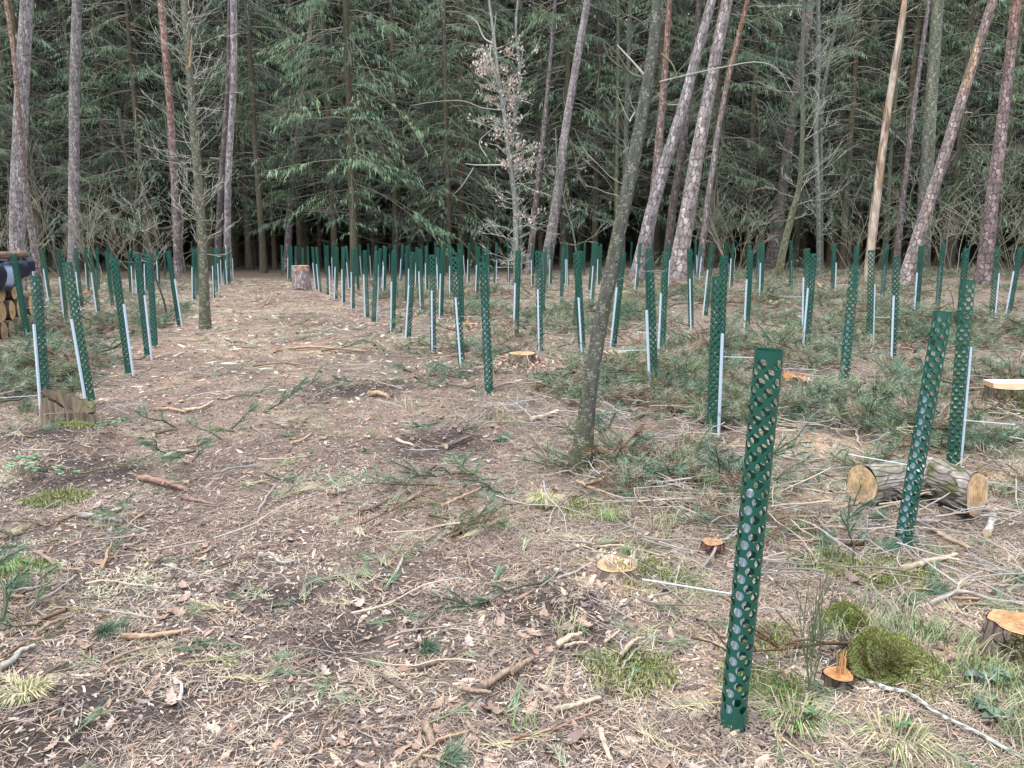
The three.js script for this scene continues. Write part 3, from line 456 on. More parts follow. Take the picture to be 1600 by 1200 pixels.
{
  const landmarks = [[60, 'at the log stack'], [318, 'between log stack and twiggy tree'], [430, 'past the twiggy young tree'], [500, 'around the tall stump'], [600, 'below the big spruce'], [700, 'between spruce and birch'], [815, 'before the leafy birch'], [930, 'between birch and leaning tree'], [1070, 'round the two grey pines'], [1200, 'past the grey pines'], [1330, 'near the white stemmed saplings'], [1450, 'before the barkless trunk'], [1700, 'at the far red pine']];
  const zoneOf = (x) => landmarks.find((l) => x < l[0])[1], bandOf = (y) => y > 555 ? 'front' : y > 487 ? 'second' : y > 452 ? 'third' : 'rear';
  const ord = ['first', 'second', 'third', 'fourth', 'fifth', 'sixth', 'seventh', 'eighth', 'ninth', 'tenth', 'eleventh', 'twelfth', 'thirteenth'], groups = {};
  GUARDS.forEach((g) => { const k = zoneOf(g[2]) + bandOf(g[3]); (groups[k] ??= []).push(g); });
  const rr = rng(99);
  for (const g of GUARDS) {
    const [xt, yt, xb, yb, side] = g, key = xb + ',' + yb, base = ground(xb, yb), mine = groups[zoneOf(xb) + bandOf(yb)].slice().sort((a, b) => a[0] - b[0]), k = mine.indexOf(g);
    const label = GUARD_LABEL[key] ?? `${side === 'N' ? 'stakeless' : 'white-staked'} green tree guard, ${ord[k]} from left, ${bandOf(yb)} row ${zoneOf(xb)}`;
    const o = thing('tree_guard', label, 'tree guard', base, 'green perforated tree guards planted in rows');
    const top = atDepth(xt, yt, base.z), want = V().subVectors(top, base), L = clamp(want.length(), 1.0, 1.3);
    want.z += (rr() - 0.5) * 0.05; const Y = want.normalize(), toCam = V(-base.x, 0, -base.z).normalize(), a = { L: -42, C: -12, R: 42, N: 175, I: -24 }[side] * R * ({ '1112,684': 1.45, '1488,730': 3.0, '1358,541': 3.0, '1548,505': 2, '1300,472': 2, '583.5,503': 2.1 }[key] ?? 1) + (rr() - 0.5) * 0.25;
    o.position.addScaledVector(Y, L - GL - 0.0);  // sunk or raised a little so that its rim stands where it does
    const Z = toCam.addScaledVector(Y, -toCam.dot(Y)).normalize(), X = V().crossVectors(Y, Z);
    o.quaternion.setFromRotationMatrix(new THREE.Matrix4().makeBasis(X, Y, Z)).multiply(new THREE.Quaternion().setFromAxisAngle(UP, a));
    const d = -base.z;
    add(o, 'perforated_pipe', guardShape[d < 5.2 ? 0 : d < 15 ? 1 : 2], matTubes[Math.floor(rr() * 4)]);
    const st = add(o, 'stake', side === 'I' ? stakeIn : stakeOut, matStake); st.position.y = -(L - GL) * 0.9; if (side === 'I') st.rotation.y = -0.34;
    const rod = RODS[key]; if (rod) { const m = add(o, 'support_rod', rodGeo, matRod); m.rotation.y = -a; m.position.set(0, rod[1] - (L - GL), 0).add(V(rod[0], 0, 0).applyAxisAngle(UP, -a)); }
  }
}

// ------------------------------------------------------------------ trees
const GREY = [0.60, 0.585, 0.60], LILAC = [0.66, 0.63, 0.65], RED = [0.46, 0.25, 0.165], ORANGE = [0.62, 0.32, 0.16], OLIVE = [0.26, 0.255, 0.16], PALEB = [0.52, 0.52, 0.45];
// a trunk along points of the photograph [x, y, width in its pixels], foot first
function trunkTree(name, label, px, o = {}) {
  const base = o.base ?? ground(px[0][0], px[0][1]), t = thing(name, label, 'tree', base, o.group);
  const P = px.map(([x, y]) => atDepth(x, y, base.z)), W = px.map(([, , w], i) => 0.9 * w * pxSize(P[i]) / 2);
  P[0] = base.clone();
  const last = P.length - 1, dir = V().subVectors(P[last], P[last - 1]).normalize(), H = o.height ?? 15;
  let q = P[last].clone(); while (q.y < H) { dir.lerp(UP, 0.12).normalize(); q = q.clone().addScaledVector(dir, 1.6); P.push(q); W.push(Math.max(0.03, W[W.length - 1] * 0.9)); }
  const foot = V().subVectors(P[0], P[1]).setLength(0.25); P.unshift(V().addVectors(P[0], foot)); W.unshift(W[0]);
  const n = o.segments ?? Math.max(26, P.length * 6), C = new THREE.CatmullRomCurve3(P.map((p) => p.clone().sub(base)), false, 'centripetal'), pts = C.getPoints(n);
  const radius = (s) => { const f = s * (W.length - 1), i = Math.min(W.length - 2, Math.floor(f)); return lerp(W[i], W[i + 1], f - i); };
  const r = rng(Math.round(px[0][0] * 7 + px[0][1])), ph = r() * 6, low = o.low ?? GREY, high = o.high ?? low;
  const mb = new MB(), sides = o.sides ?? 14;
  sweep(mb, pts, (s, a) => { const y = C.getPoint(s).y, R0 = radius(s); return R0 * (1 + (o.flare ?? 0.22) * Math.exp(-Math.max(0, y) / 0.28) * (1 + 0.35 * Math.sin(a * 5 + ph)) + 0.035 * Math.sin(a * 3 + ph + y * 2) + 0.03 * noise(y * 2.5 + ph * 9, a * 2)); },
    sides, (s, a) => { const y = C.getPoint(s).y; let c = mix3(low, high, sst(o.turn ?? 2, (o.turn ?? 2) + 5, y)); if (o.moss) c = mix3(c, [0.17, 0.19, 0.05], o.moss * sst(0.2, 0.75, 0.5 + 0.5 * noise(y * 1.6 + ph, a * 1.3 + 4)) * Math.exp(-Math.max(0, y) / (o.mossUp ?? 1)) ); return o.tint ? o.tint(c, y, a) : mul3(c, 0.9 + 0.25 * noise(y * 0.8 + ph, a)); }, { tile: o.tile ?? 0.42, tileV: (o.tile ?? 0.42) * 2.6 });
  add(t, 'trunk', mb.geo(), o.mat ?? matPine);
  return { t, base, C, radius, r, H };
}
// bare twigs that fork as they go
function grow(mb, p, dir, len, r0, lvl, r, o) {
  const n = lvl > 1 ? 5 : lvl > 0 ? 4 : 3, pts = [p.clone()]; let d = dir.clone(), q = p.clone();
  for (let i = 0; i < n; i++) { d.add(V((r() - 0.5) * o.wander, (r() - 0.5) * o.wander + o.lift, (r() - 0.5) * o.wander)).normalize(); q = q.clone().addScaledVector(d, len / n); pts.push(q); }
  const c = mul3(o.col, 0.75 + 0.5 * r());
  sweep(mb, pts, (t) => Math.max(o.min ?? 0.002, r0 * (1 - 0.7 * t)), lvl > 1 ? 6 : lvl > 0 ? 4 : 3, c);
  if (lvl > 0) { const k = Math.round(o.fork * (0.6 + 0.8 * r())); for (let i = 0; i < k; i++) { const f = 0.25 + 0.75 * r(), a = Math.min(n - 1, Math.floor(f * n)), s = pts[a].clone().lerp(pts[a + 1], f * n - a), dd = V().subVectors(pts[a + 1], pts[a]).normalize().add(V((r() - 0.5) * 2 * o.spread, (r() - 0.3) * o.spread, (r() - 0.5) * 2 * o.spread)).normalize(); grow(mb, s, dd, len * (0.35 + 0.3 * r()), r0 * 0.5, lvl - 1, r, o); } }
  if (o.ends) o.ends(pts[n], d, lvl);
}
// the high crown of a pine, far above the frame
function pineCrown(seed) {
  const r = rng(seed), mb = new MB();
  for (let i = 0; i < 46; i++) { const a = r() * 6.283, y = 1 + 5 * r(), q = (0.5 + 1.7 * r()) * (1 - y / 9), e = V(Math.cos(a) * q, y + 0.4, Math.sin(a) * q); sweep(mb, [V(0, y, 0), e], (t) => 0.03 * (1 - 0.7 * t), 3, [0.3, 0.2, 0.12]); for (let k = 0; k < 3; k++) tuft(mb, e.clone().add(V((r() - 0.5) * 0.8, (r() - 0.5) * 0.5, (r() - 0.5) * 0.8)), V(Math.cos(a), 0.5, Math.sin(a)).normalize(), 14, 0.45, r, [0.07, 0.12, 0.06], 0.06, 1.2); }
  return mb.geo();
}
const crownGeo = [pineCrown(1), pineCrown(2)];
function pine(label, px, o = {}) {
  const k = trunkTree('pine_tree', label, px, { group: 'tall bare stemmed pines round the clearing', tile: 0.7, ...o });
  for (let i = 0; i < 4; i++) { const f = 0.25 + 0.45 * k.r(), p = k.C.getPoint(f), a = k.r() * 6.28, d = V(Math.cos(a), 0.15 * (k.r() - 0.3), Math.sin(a)), L = k.radius(f) + 0.12 + 0.5 * k.r() * k.r(), mb = new MB(); sweep(mb, [p, p.clone().addScaledVector(d, L * 0.6), p.clone().addScaledVector(d, L).add(V(0, 0.06 * (k.r() - 0.6), 0))], (t) => 0.022 * (1 - 0.5 * t), 5, [0.3, 0.26, 0.23], { cap: true }); add(k.t, 'branch_stub', mb.geo(), matTwig); }
  const m = add(k.t, 'crown', crownGeo[px.length % 2], matFoliage); m.position.copy(k.C.getPoint(0.9));
  return k;
}
pine('thick grey pine trunk rising behind the log stack', [[27, 458, 25], [28, 300, 25], [34, 150, 23], [42, 0, 21]], { low: GREY, high: GREY });
pine('straight grey pine trunk second from the log stack', [[115, 432, 19], [116, 250, 17], [117, 120, 17], [121, 0, 16]], { low: LILAC, high: GREY });
pine('reddish pine trunk leaning behind the twiggy young tree', [[279, 428, 15], [273, 290, 13], [263, 130, 12.5], [251, 0, 12]], { low: [0.5, 0.44, 0.45], high: [0.66, 0.45, 0.38], turn: 2.5 });
pine('slim pale grey pine, straighter stem of the close pair', [[356, 440, 13], [356, 300, 11.5], [365, 120, 11], [365, 0, 11.5]], { low: GREY, high: LILAC });
pine('dark slim pine stem leaning behind the pale one of the pair', [[339, 436, 12], [345, 290, 10], [356, 140, 9], [359, 0, 8]], { low: [0.27, 0.23, 0.23], high: [0.26, 0.23, 0.23] });
pine('slender pine behind the tall stump, reddish higher up', [[448, 422, 14], [455, 300, 11], [470, 170, 10], [490, 0, 9]], { low: [0.56, 0.52, 0.53], high: [0.45, 0.32, 0.28], turn: 5 });
pine('pale pine with mossy foot beyond the leafy birch, leaning', [[850, 432, 22], [866, 340, 17], [884, 200, 14], [918, 0, 12]], { low: LILAC, high: LILAC, moss: 0.8 });
pine('dark thin pine stem just behind the leafy birch', [[826, 425, 13], [838, 310, 10], [853, 170, 8], [866, 20, 6]], { low: [0.46, 0.42, 0.42], high: [0.42, 0.39, 0.39] });
pine('grey scaly pine leaning beyond the leaning tree, orange mossy foot', [[992, 448, 26], [1021, 320, 22], [1060, 190, 19], [1112, 0, 15]], { low: LILAC, high: GREY, moss: 0.75, mossUp: 0.7, tile: 0.9, tint: (c, y, a) => mul3(mix3(c, [0.5, 0.28, 0.14], 0.55 * Math.exp(-y / 0.35)), 0.9 + 0.2 * noise(y, a)) });
pine('thickest pine with coarse pale bark plates, right of the leaning tree', [[1057, 438, 33], [1076, 320, 26], [1101, 180, 22], [1136, 0, 19]], { low: [0.72, 0.67, 0.67], high: [0.7, 0.65, 0.66], sides: 20, tile: 1.0, moss: 0.3 });
pine('thin pine with red upper stem behind the thickest pine', [[1092, 430, 12], [1108, 300, 9.5], [1132, 150, 9], [1168, 0, 8]], { low: [0.56, 0.53, 0.52], high: [0.66, 0.4, 0.28], turn: 4 });
pine('reddish pine stem behind the leaning grey tree', [[1008, 430, 18], [1022, 300, 15], [1036, 150, 12], [1045, 20, 9]], { low: [0.5, 0.41, 0.39], high: [0.6, 0.38, 0.3], turn: 4 });
pine('shaded pine between the two grey leaning pines', [[1040, 425, 16], [1052, 320, 14], [1075, 170, 12], [1090, 30, 10]], { low: [0.27, 0.24, 0.23], high: [0.25, 0.22, 0.21] });
pine('brown pine with thick foot behind the mossy forked sapling', [[1206, 418, 30], [1222, 300, 18], [1243, 150, 15.5], [1268, 0, 13]], { low: [0.54, 0.47, 0.45], high: [0.5, 0.43, 0.42], moss: 0.25 });
pine('thin dark pine stem between dead trunk and olive trunk', [[1399, 425, 12], [1410, 320, 9], [1428, 170, 8], [1452, 0, 6]], { low: [0.46, 0.42, 0.42], high: [0.45, 0.41, 0.42] });
pine('brown pine leaning hard across the olive grey trunk', [[1412, 446, 25], [1448, 330, 20], [1492, 190, 18], [1548, 10, 14]], { low: [0.66, 0.59, 0.57], high: [0.52, 0.43, 0.41], tint: (c, y, a) => { const s = sst(0.42, 0.5, noise(y * 2.3 + 3, a * 1.6 + 7)) * (y > 1.5 ? 1 : 0); return mul3(mix3(c, [0.75, 0.55, 0.36], s), 0.9 + 0.2 * noise(y, a)); } });
pine('red barked pine with orange upper stem at the far right', [[1536, 445, 29], [1548, 330, 22], [1570, 160, 18], [1588, 0, 16]], { low: [0.54, 0.45, 0.45], high: [0.72, 0.42, 0.27], turn: 4.5 });
pine('thin far pine stem high between the sapling and dead trunk', [[1300, 408, 10], [1310, 190, 8], [1328, 100, 8], [1345, 0, 7]], { low: [0.3, 0.26, 0.28], high: [0.34, 0.26, 0.25] });
const dead = trunkTree('dead_tree', 'barkless dead trunk of pale orange wood', [[1356, 442, 15], [1367, 330, 15], [1388, 170, 12], [1414, 0, 9]], { height: 11, low: [0.27, 0.205, 0.165], high: [0.46, 0.35, 0.265], turn: 2.2, segments: 150, sides: 18, mat: matWood, tint: (c, y, a) => { const b = noise(y * 1.7, a * 1.1); return mul3(mix3(c, b > 0 ? [0.42, 0.255, 0.155] : [0.56, 0.46, 0.37], 0.85 * sst(0.05, 0.3, Math.abs(b)) ), (noise(y * 3.1 + 5, a * 2.3) > 0.38 ? 0.5 : 1) * (0.9 + 0.35 * noise(y * 11, a * 6))); } });
{ const mb = new MB(); for (const y of [0.42, 0.55]) grow(mb, dead.C.getPoint(y), V(0.6, 0.3, 0.5), 0.5, 0.012, 0, dead.r, { wander: 0.2, lift: 0, fork: 0, spread: 1, col: [0.4, 0.3, 0.22] }); add(dead.t, 'branch', mb.geo(), matTwig); }
trunkTree('broadleaf_tree', 'stout olive grey trunk crossed by a leaning pine', [[1440, 422, 25], [1446, 300, 23], [1455, 150, 20], [1466, 0, 18]], { mat: matSmooth, low: [0.5, 0.5, 0.43], high: [0.5, 0.5, 0.38], moss: 0.6, mossUp: 6, tile: 0.4 });
// the tree leaning across the middle
{
  const k = trunkTree('leaning_tree', 'grey lichen spotted tree leaning to the right across the clearing', [[905, 738, 36], [911, 690, 30], [921, 610, 25], [936, 520, 25], [952, 440, 24.5], [972, 340, 23], [992, 240, 22], [1010, 140, 20], [1022, 60, 19], [1027, 0, 19]],
    { mat: matSmooth, low: [0.27, 0.26, 0.215], high: [0.33, 0.325, 0.27], turn: 1, height: 7, sides: 24, segments: 90, flare: 0.28, moss: 0.75, mossUp: 0.25, tile: 0.16, tint: (c, y, a) => mul3(mix3(c, [0.25, 0.26, 0.1], 0.35 * sst(0, 0.4, noise(y * 2 + 5, a))), 0.9 + 0.2 * noise(y * 4, a * 2)) });
  const B = (name, from, list, r0, col) => { const mb = new MB(), s = list.map(([x, y], i) => atDepth(x, y, k.base.z + i * 0.02).sub(k.base)); sweep(mb, curve(s, 14), (t) => r0 * (1 - 0.6 * t), 6, (t) => mul3(col, 0.85 + 0.3 * k.r())); add(k.t, name, mb.geo(), matTwig); };
  B('branch', 0, [[1012, 46], [995, 30], [975, 22], [962, 5]], 0.007, [0.12, 0.11, 0.08]); B('branch', 0, [[1006, 122], [985, 115], [965, 85], [940, 60]], 0.008, [0.13, 0.12, 0.09]);
  B('branch', 0, [[1033, 84], [1050, 100], [1058, 120]], 0.007, [0.16, 0.15, 0.07]); B('branch', 0, [[1027, 145], [1036, 158], [1047, 166]], 0.006, [0.15, 0.14, 0.09]);
  B('dead_branch', 0, [[1006, 117], [990, 98], [964, 70]], 0.008, [0.6, 0.57, 0.5]); B('branch', 0, [[992, 176], [985, 186], [984, 190], [968, 156], [963, 140]], 0.004, [0.4, 0.38, 0.3]);
  B('long_branch', 0, [[1030, 128], [1070, 118], [1130, 105], [1185, 97], [1215, 108], [1240, 150]], 0.0042, [0.34, 0.33, 0.28]);
  B('branch', 0, [[1005, 122], [975, 108], [952, 90], [941, 62]], 0.006, [0.15, 0.14, 0.1]);
  const mb = new MB(); for (let i = 0; i < 9; i++) { const f = 0.45 + 0.4 * k.r(), a = k.r() * 6.28; grow(mb, k.C.getPoint(f * 0.7), V(Math.cos(a), 0.5, Math.sin(a) * 0.6).normalize(), 0.22 + 0.3 * k.r(), 0.0028, 1, k.r, { wander: 0.6, lift: 0.05, fork: 3, spread: 0.7, col: [0.26, 0.245, 0.2], min: 0.0012 }); } add(k.t, 'twigs', mb.geo(), matTwig);
}
// young tree with upright side shoots, left of the path
{
  const k = trunkTree('young_tree', 'young grey green tree with many bare twiggy shoots beside the path', [[320, 514, 18], [318, 430, 16], [311, 300, 14.5], [300, 170, 13], [293, 80, 11], [287, 0, 10]], { mat: matSmooth, low: [0.35, 0.33, 0.24], high: [0.42, 0.42, 0.33], height: 7.5, moss: 0.9, mossUp: 0.3, tile: 0.2, sides: 16 });
  const mb = new MB(); for (let i = 0; i < 110; i++) { const f = 0.36 + 0.55 * k.r(), a = k.r() * 6.28; grow(mb, k.C.getPoint(f * 0.78), V(Math.cos(a), 0.15 + 0.5 * k.r(), Math.sin(a)).normalize(), 0.25 + 0.42 * k.r(), 0.004, 2, k.r, { wander: 0.7, lift: 0.09, fork: 1.7, spread: 0.7, col: [0.44, 0.42, 0.36], min: 0.0022 }); }
  add(k.t, 'twigs', mb.geo(), matTwig);
  const s = new MB(); sweep(s, [atDepth(296, 105, k.base.z + 0.1).sub(k.base), atDepth(298, 80, k.base.z + 0.1).sub(k.base), atDepth(300, 54, k.base.z + 0.12).sub(k.base)], (t) => 0.016 * (1 - 0.6 * t), 5, [0.42, 0.27, 0.13]); add(k.t, 'split_wood', s.geo(), matWood, 'torn orange splinter on the trunk');
}
trunkTree('young_pine', 'slim reddish young pine stem rising beside the log stack', [[66, 500, 13], [57, 408, 12], [42, 310, 11], [31, 190, 9], [22, 90, 7], [9, 0, 7]], { low: [0.56, 0.49, 0.47], high: [0.66, 0.45, 0.31], turn: 1.5, height: 8, tile: 0.3 });
function sapling(label, px, o = {}) {
  const k = trunkTree('sapling', label, px, { mat: matSmooth, height: o.height ?? 9, low: PALEB, high: PALEB, sides: 8, tile: 0.25, flare: 0.15, group: 'bare broadleaf saplings at the forest edge', ...o });
  const mb = new MB(); for (let i = 0; i < (o.n ?? 26); i++) { const f = (o.from ?? 0.2) + (0.95 - (o.from ?? 0.2)) * k.r(), a = k.r() * 6.28; grow(mb, k.C.getPoint(f), V(Math.cos(a), 0.3 + 0.4 * k.r(), Math.sin(a)).normalize(), (o.len ?? 1.5) * (0.3 + 0.65 * k.r()), o.tr ?? 0.011, 2, k.r, { wander: 0.5, lift: 0.02, fork: o.fork ?? 2.6, spread: 0.75, col: o.col ?? [0.34, 0.35, 0.29], min: o.min ?? 0.0048 }); }
  add(k.t, 'twigs', mb.geo(), matTwig); return k;
}
sapling('thin pale sapling bent beside the straight grey pine', [[86, 420, 7], [84, 370, 7.5], [72, 330, 7], [66, 280, 7], [56, 220, 6], [44, 165, 5], [20, 80, 4]], { n: 60, len: 1.7, from: 0.3, height: 7, col: [0.34, 0.32, 0.26] });
sapling('white lichen sapling with a straight stem, right of the brown pine', [[1279, 425, 8], [1279, 330, 9], [1275, 210, 8.5], [1279, 100, 8], [1278, 0, 7]], { n: 30, len: 1.9, from: 0.3 });
sapling('pale sapling leaning right out of the white lichen sapling', [[1284, 420, 6], [1284, 300, 6], [1284, 170, 7], [1298, 80, 6], [1314, 5, 5]], { n: 26, len: 1.6, low: [0.44, 0.45, 0.34], high: [0.4, 0.42, 0.3], from: 0.35 });
sapling('mossy forked sapling curving before the brown pine', [[1215, 438, 15], [1224, 390, 13], [1236, 340, 12], [1249, 290, 9], [1254, 200, 7.5], [1253, 100, 6.5], [1256, 0, 5.5]], { n: 28, len: 1.9, low: [0.33, 0.33, 0.2], high: [0.38, 0.4, 0.3], moss: 0.9, mossUp: 0.5, from: 0.35 });
sapling('greenish sapling stem between dead trunk and thin pine', [[1374, 420, 9], [1385, 370, 9], [1390, 270, 6.5], [1400, 150, 5.5], [1415, 20, 5]], { n: 26, low: [0.3, 0.32, 0.2], high: [0.3, 0.33, 0.2], from: 0.35, col: [0.3, 0.29, 0.22] });
sapling('mossy sapling stem between the leaning and the red pine', [[1462, 415, 10], [1478, 350, 9], [1500, 250, 8], [1506, 180, 7], [1512, 120, 6], [1526, 20, 4]], { n: 40, low: [0.24, 0.25, 0.13], high: [0.27, 0.28, 0.14], from: 0.25, col: [0.3, 0.3, 0.2] });
sapling('thin yellow green sapling behind the leaning tree', [[963, 418, 7], [963, 300, 7], [965, 150, 6], [966, 0, 5]], { n: 22, low: [0.36, 0.36, 0.2], high: [0.34, 0.34, 0.22], from: 0.4, height: 11 });
sapling('thin grey green sapling, right one of two behind the leaning tree', [[972, 418, 9], [976, 300, 9], [980, 150, 7.5], [985, 0, 7]], { n: 22, low: [0.36, 0.36, 0.26], high: [0.33, 0.34, 0.25], from: 0.4, height: 11 });
sapling('slender bare sapling among the guards left of the leaning tree', [[905, 430, 3], [895, 360, 3], [884, 320, 2.6], [872, 270, 2], [868, 200, 1.6]], { n: 14, len: 1.1, height: 4.6, from: 0.3, tr: 0.008 });
sapling('slender bare sapling beside the mossy pine foot', [[877, 420, 3], [876, 350, 2.8], [873, 300, 2.2], [880, 240, 1.6]], { n: 14, len: 1.0, height: 4.4, from: 0.3, tr: 0.008 });
sapling('crooked sapling with early yellow green buds among the rear guards', [[240, 440, 5], [236, 390, 4.5], [222, 350, 3.5], [211, 335, 3], [214, 300, 2]], { n: 16, len: 1.4, height: 4.4, from: 0.2, tr: 0.006, min: 0.0028, low: [0.3, 0.28, 0.2], high: [0.36, 0.35, 0.27] });
sapling('thin dark sapling bending up past the green boughs', [[262, 502, 3.4], [256, 470, 3.4], [242, 430, 3], [236, 400, 3], [224, 372, 2.6], [212, 345, 2], [208, 320, 1.6]], { n: 9, len: 0.7, height: 2.6, from: 0.35, tr: 0.0035, min: 0.0018, low: [0.2, 0.15, 0.12], high: [0.34, 0.32, 0.26] });
sapling('curved thin sapling in the dark edge behind the red pine', [[290, 424, 4], [284, 390, 4], [285, 340, 3.5], [270, 290, 3], [262, 220, 2.5]], { n: 20, len: 1.5, height: 6, from: 0.2, col: [0.36, 0.36, 0.28] });
for (const [x, y, lean, lab] of [[1150, 425, -14, 'bare grey bush between the thickest pine and brown pine'], [1330, 424, 10, 'bare bush behind the guards right of the white sapling'], [1490, 430, 12, 'bare dull bush between leaning pine and red pine'], [1585, 432, 6, 'bare bush behind the guards at the red pine'], [1110, 418, 8, 'bare bush in the shade behind the thickest pine'], [160, 436, -4, 'wide bare bush behind the guards beside the straight grey pine'], [215, 432, 8, 'bare olive bush before the dark spruces at the red pine'], [95, 430, -12, 'bare bush in front of the straight grey pine'], [10, 440, -6, 'bare bush above the log stack']]) {
  const base = ground(x, y), t = thing('bare_bush', lab, 'bush', base, 'bare bushes at the forest edge'), r = rng(x * 3 + 1), mb = new MB();
  for (let i = 0; i < 9; i++) { const a = r() * 6.28, q = 0.35 * r(); grow(mb, V(Math.cos(a) * q, -0.05, Math.sin(a) * q), V(Math.cos(a) * 0.5 + lean * 0.012, 1, Math.sin(a) * 0.5).normalize(), 1.4 + 2.0 * r(), 0.013, 2, r, { wander: 0.5, lift: 0.01, fork: 4.2, spread: 0.9, col: [0.27, 0.25, 0.19], min: 0.0055 }); }
  add(t, 'twigs', mb.geo(), matTwig);
}
// birch hung with last year's leaves
{
  const k = trunkTree('birch_tree', 'slender pale birch still hung with dry pinkish leaves', [[806, 446, 9], [806, 380, 9], [804, 310, 8.5], [796, 250, 8], [788, 180, 7], [780, 130, 6.5], [772, 60, 5], [764, 0, 4]], { mat: matSmooth, low: [0.6, 0.61, 0.56], high: [0.75, 0.75, 0.7], tile: 0.2, sides: 10, height: 9 });
  const k2 = new MB(), st = [[811, 440], [813, 380], [808, 320], [800, 262], [803, 200], [812, 120], [806, 40], [812, -20]].map(([x, y]) => atDepth(x, y, k.base.z - 0.2).sub(k.base)); st[0].y = -0.1;
  sweep(k2, curve(st, 40), (t) => 0.075 * (1 - 0.6 * t), 8, (t) => mul3([0.58, 0.59, 0.53], 0.8 + 0.4 * noise(t * 40, 1)), { tile: 0.2, tileV: 0.4 }); add(k.t, 'second_stem', k2.geo(), matSmooth);
  const mb = new MB(), lf = new MB(), leaf = (p) => { for (let i = 0; i < 4; i++) { const q = p.clone().add(V((k.r() - 0.5) * 0.22, (k.r() - 0.6) * 0.16, (k.r() - 0.5) * 0.2)), a = V(k.r() - 0.5, -0.6 - k.r(), k.r() - 0.5).setLength(0.085), b = V(k.r() - 0.5, k.r() - 0.5, k.r() - 0.5).cross(a).setLength(0.026), c = mul3(pickF(k.r, [[0.56, 0.45, 0.40], [0.64, 0.54, 0.49], [0.44, 0.33, 0.28], [0.58, 0.46, 0.39]]), 0.8 + 0.4 * k.r()); lf.quad(q, q.clone().addScaledVector(a, 0.5).add(b), q.clone().add(a), q.clone().addScaledVector(a, 0.5).sub(b), c); } };
  for (let i = 0; i < 110; i++) { const f = 0.15 + 0.75 * k.r(), a = k.r() * 6.28; grow(mb, k.C.getPoint(f * 0.85), V(Math.cos(a), 0.25 + 0.3 * k.r(), Math.sin(a)).normalize(), 0.35 + 1.0 * k.r() * k.r(), 0.010, 2, k.r, { wander: 0.5, lift: 0.0, fork: 3.2, spread: 0.8, col: [0.42, 0.41, 0.35], min: 0.005, ends: (p, d, l) => { if (l < 2 && k.r() < 0.27 * sst(1.2, 4.2, p.y)) leaf(p); } }); }
  const side = (list, r0) => sweep(mb, curve(list.map(([x, y]) => atDepth(x, y, k.base.z).sub(k.base)), 16), (t) => r0 * (1 - 0.7 * t), 5, [0.42, 0.41, 0.35]);
  side([[795, 258], [770, 258], [745, 258], [727, 256]], 0.03); side([[782, 172], [752, 168], [725, 158], [690, 158], [640, 165]], 0.014); side([[770, 68], [757, 60], [745, 35], [733, 25]], 0.03); side([[778, 130], [766, 85], [772, 50], [775, 20]], 0.025); side([[760, 245], [749, 222], [770, 200], [782, 180]], 0.018); side([[740, 262], [722, 290], [708, 305]], 0.014);
  add(k.t, 'branches', mb.geo(), matTwig); add(k.t, 'leaves', lf.geo(), matFoliage);
}
function pickF(r, a) { return a[Math.floor(r() * a.length)]; }

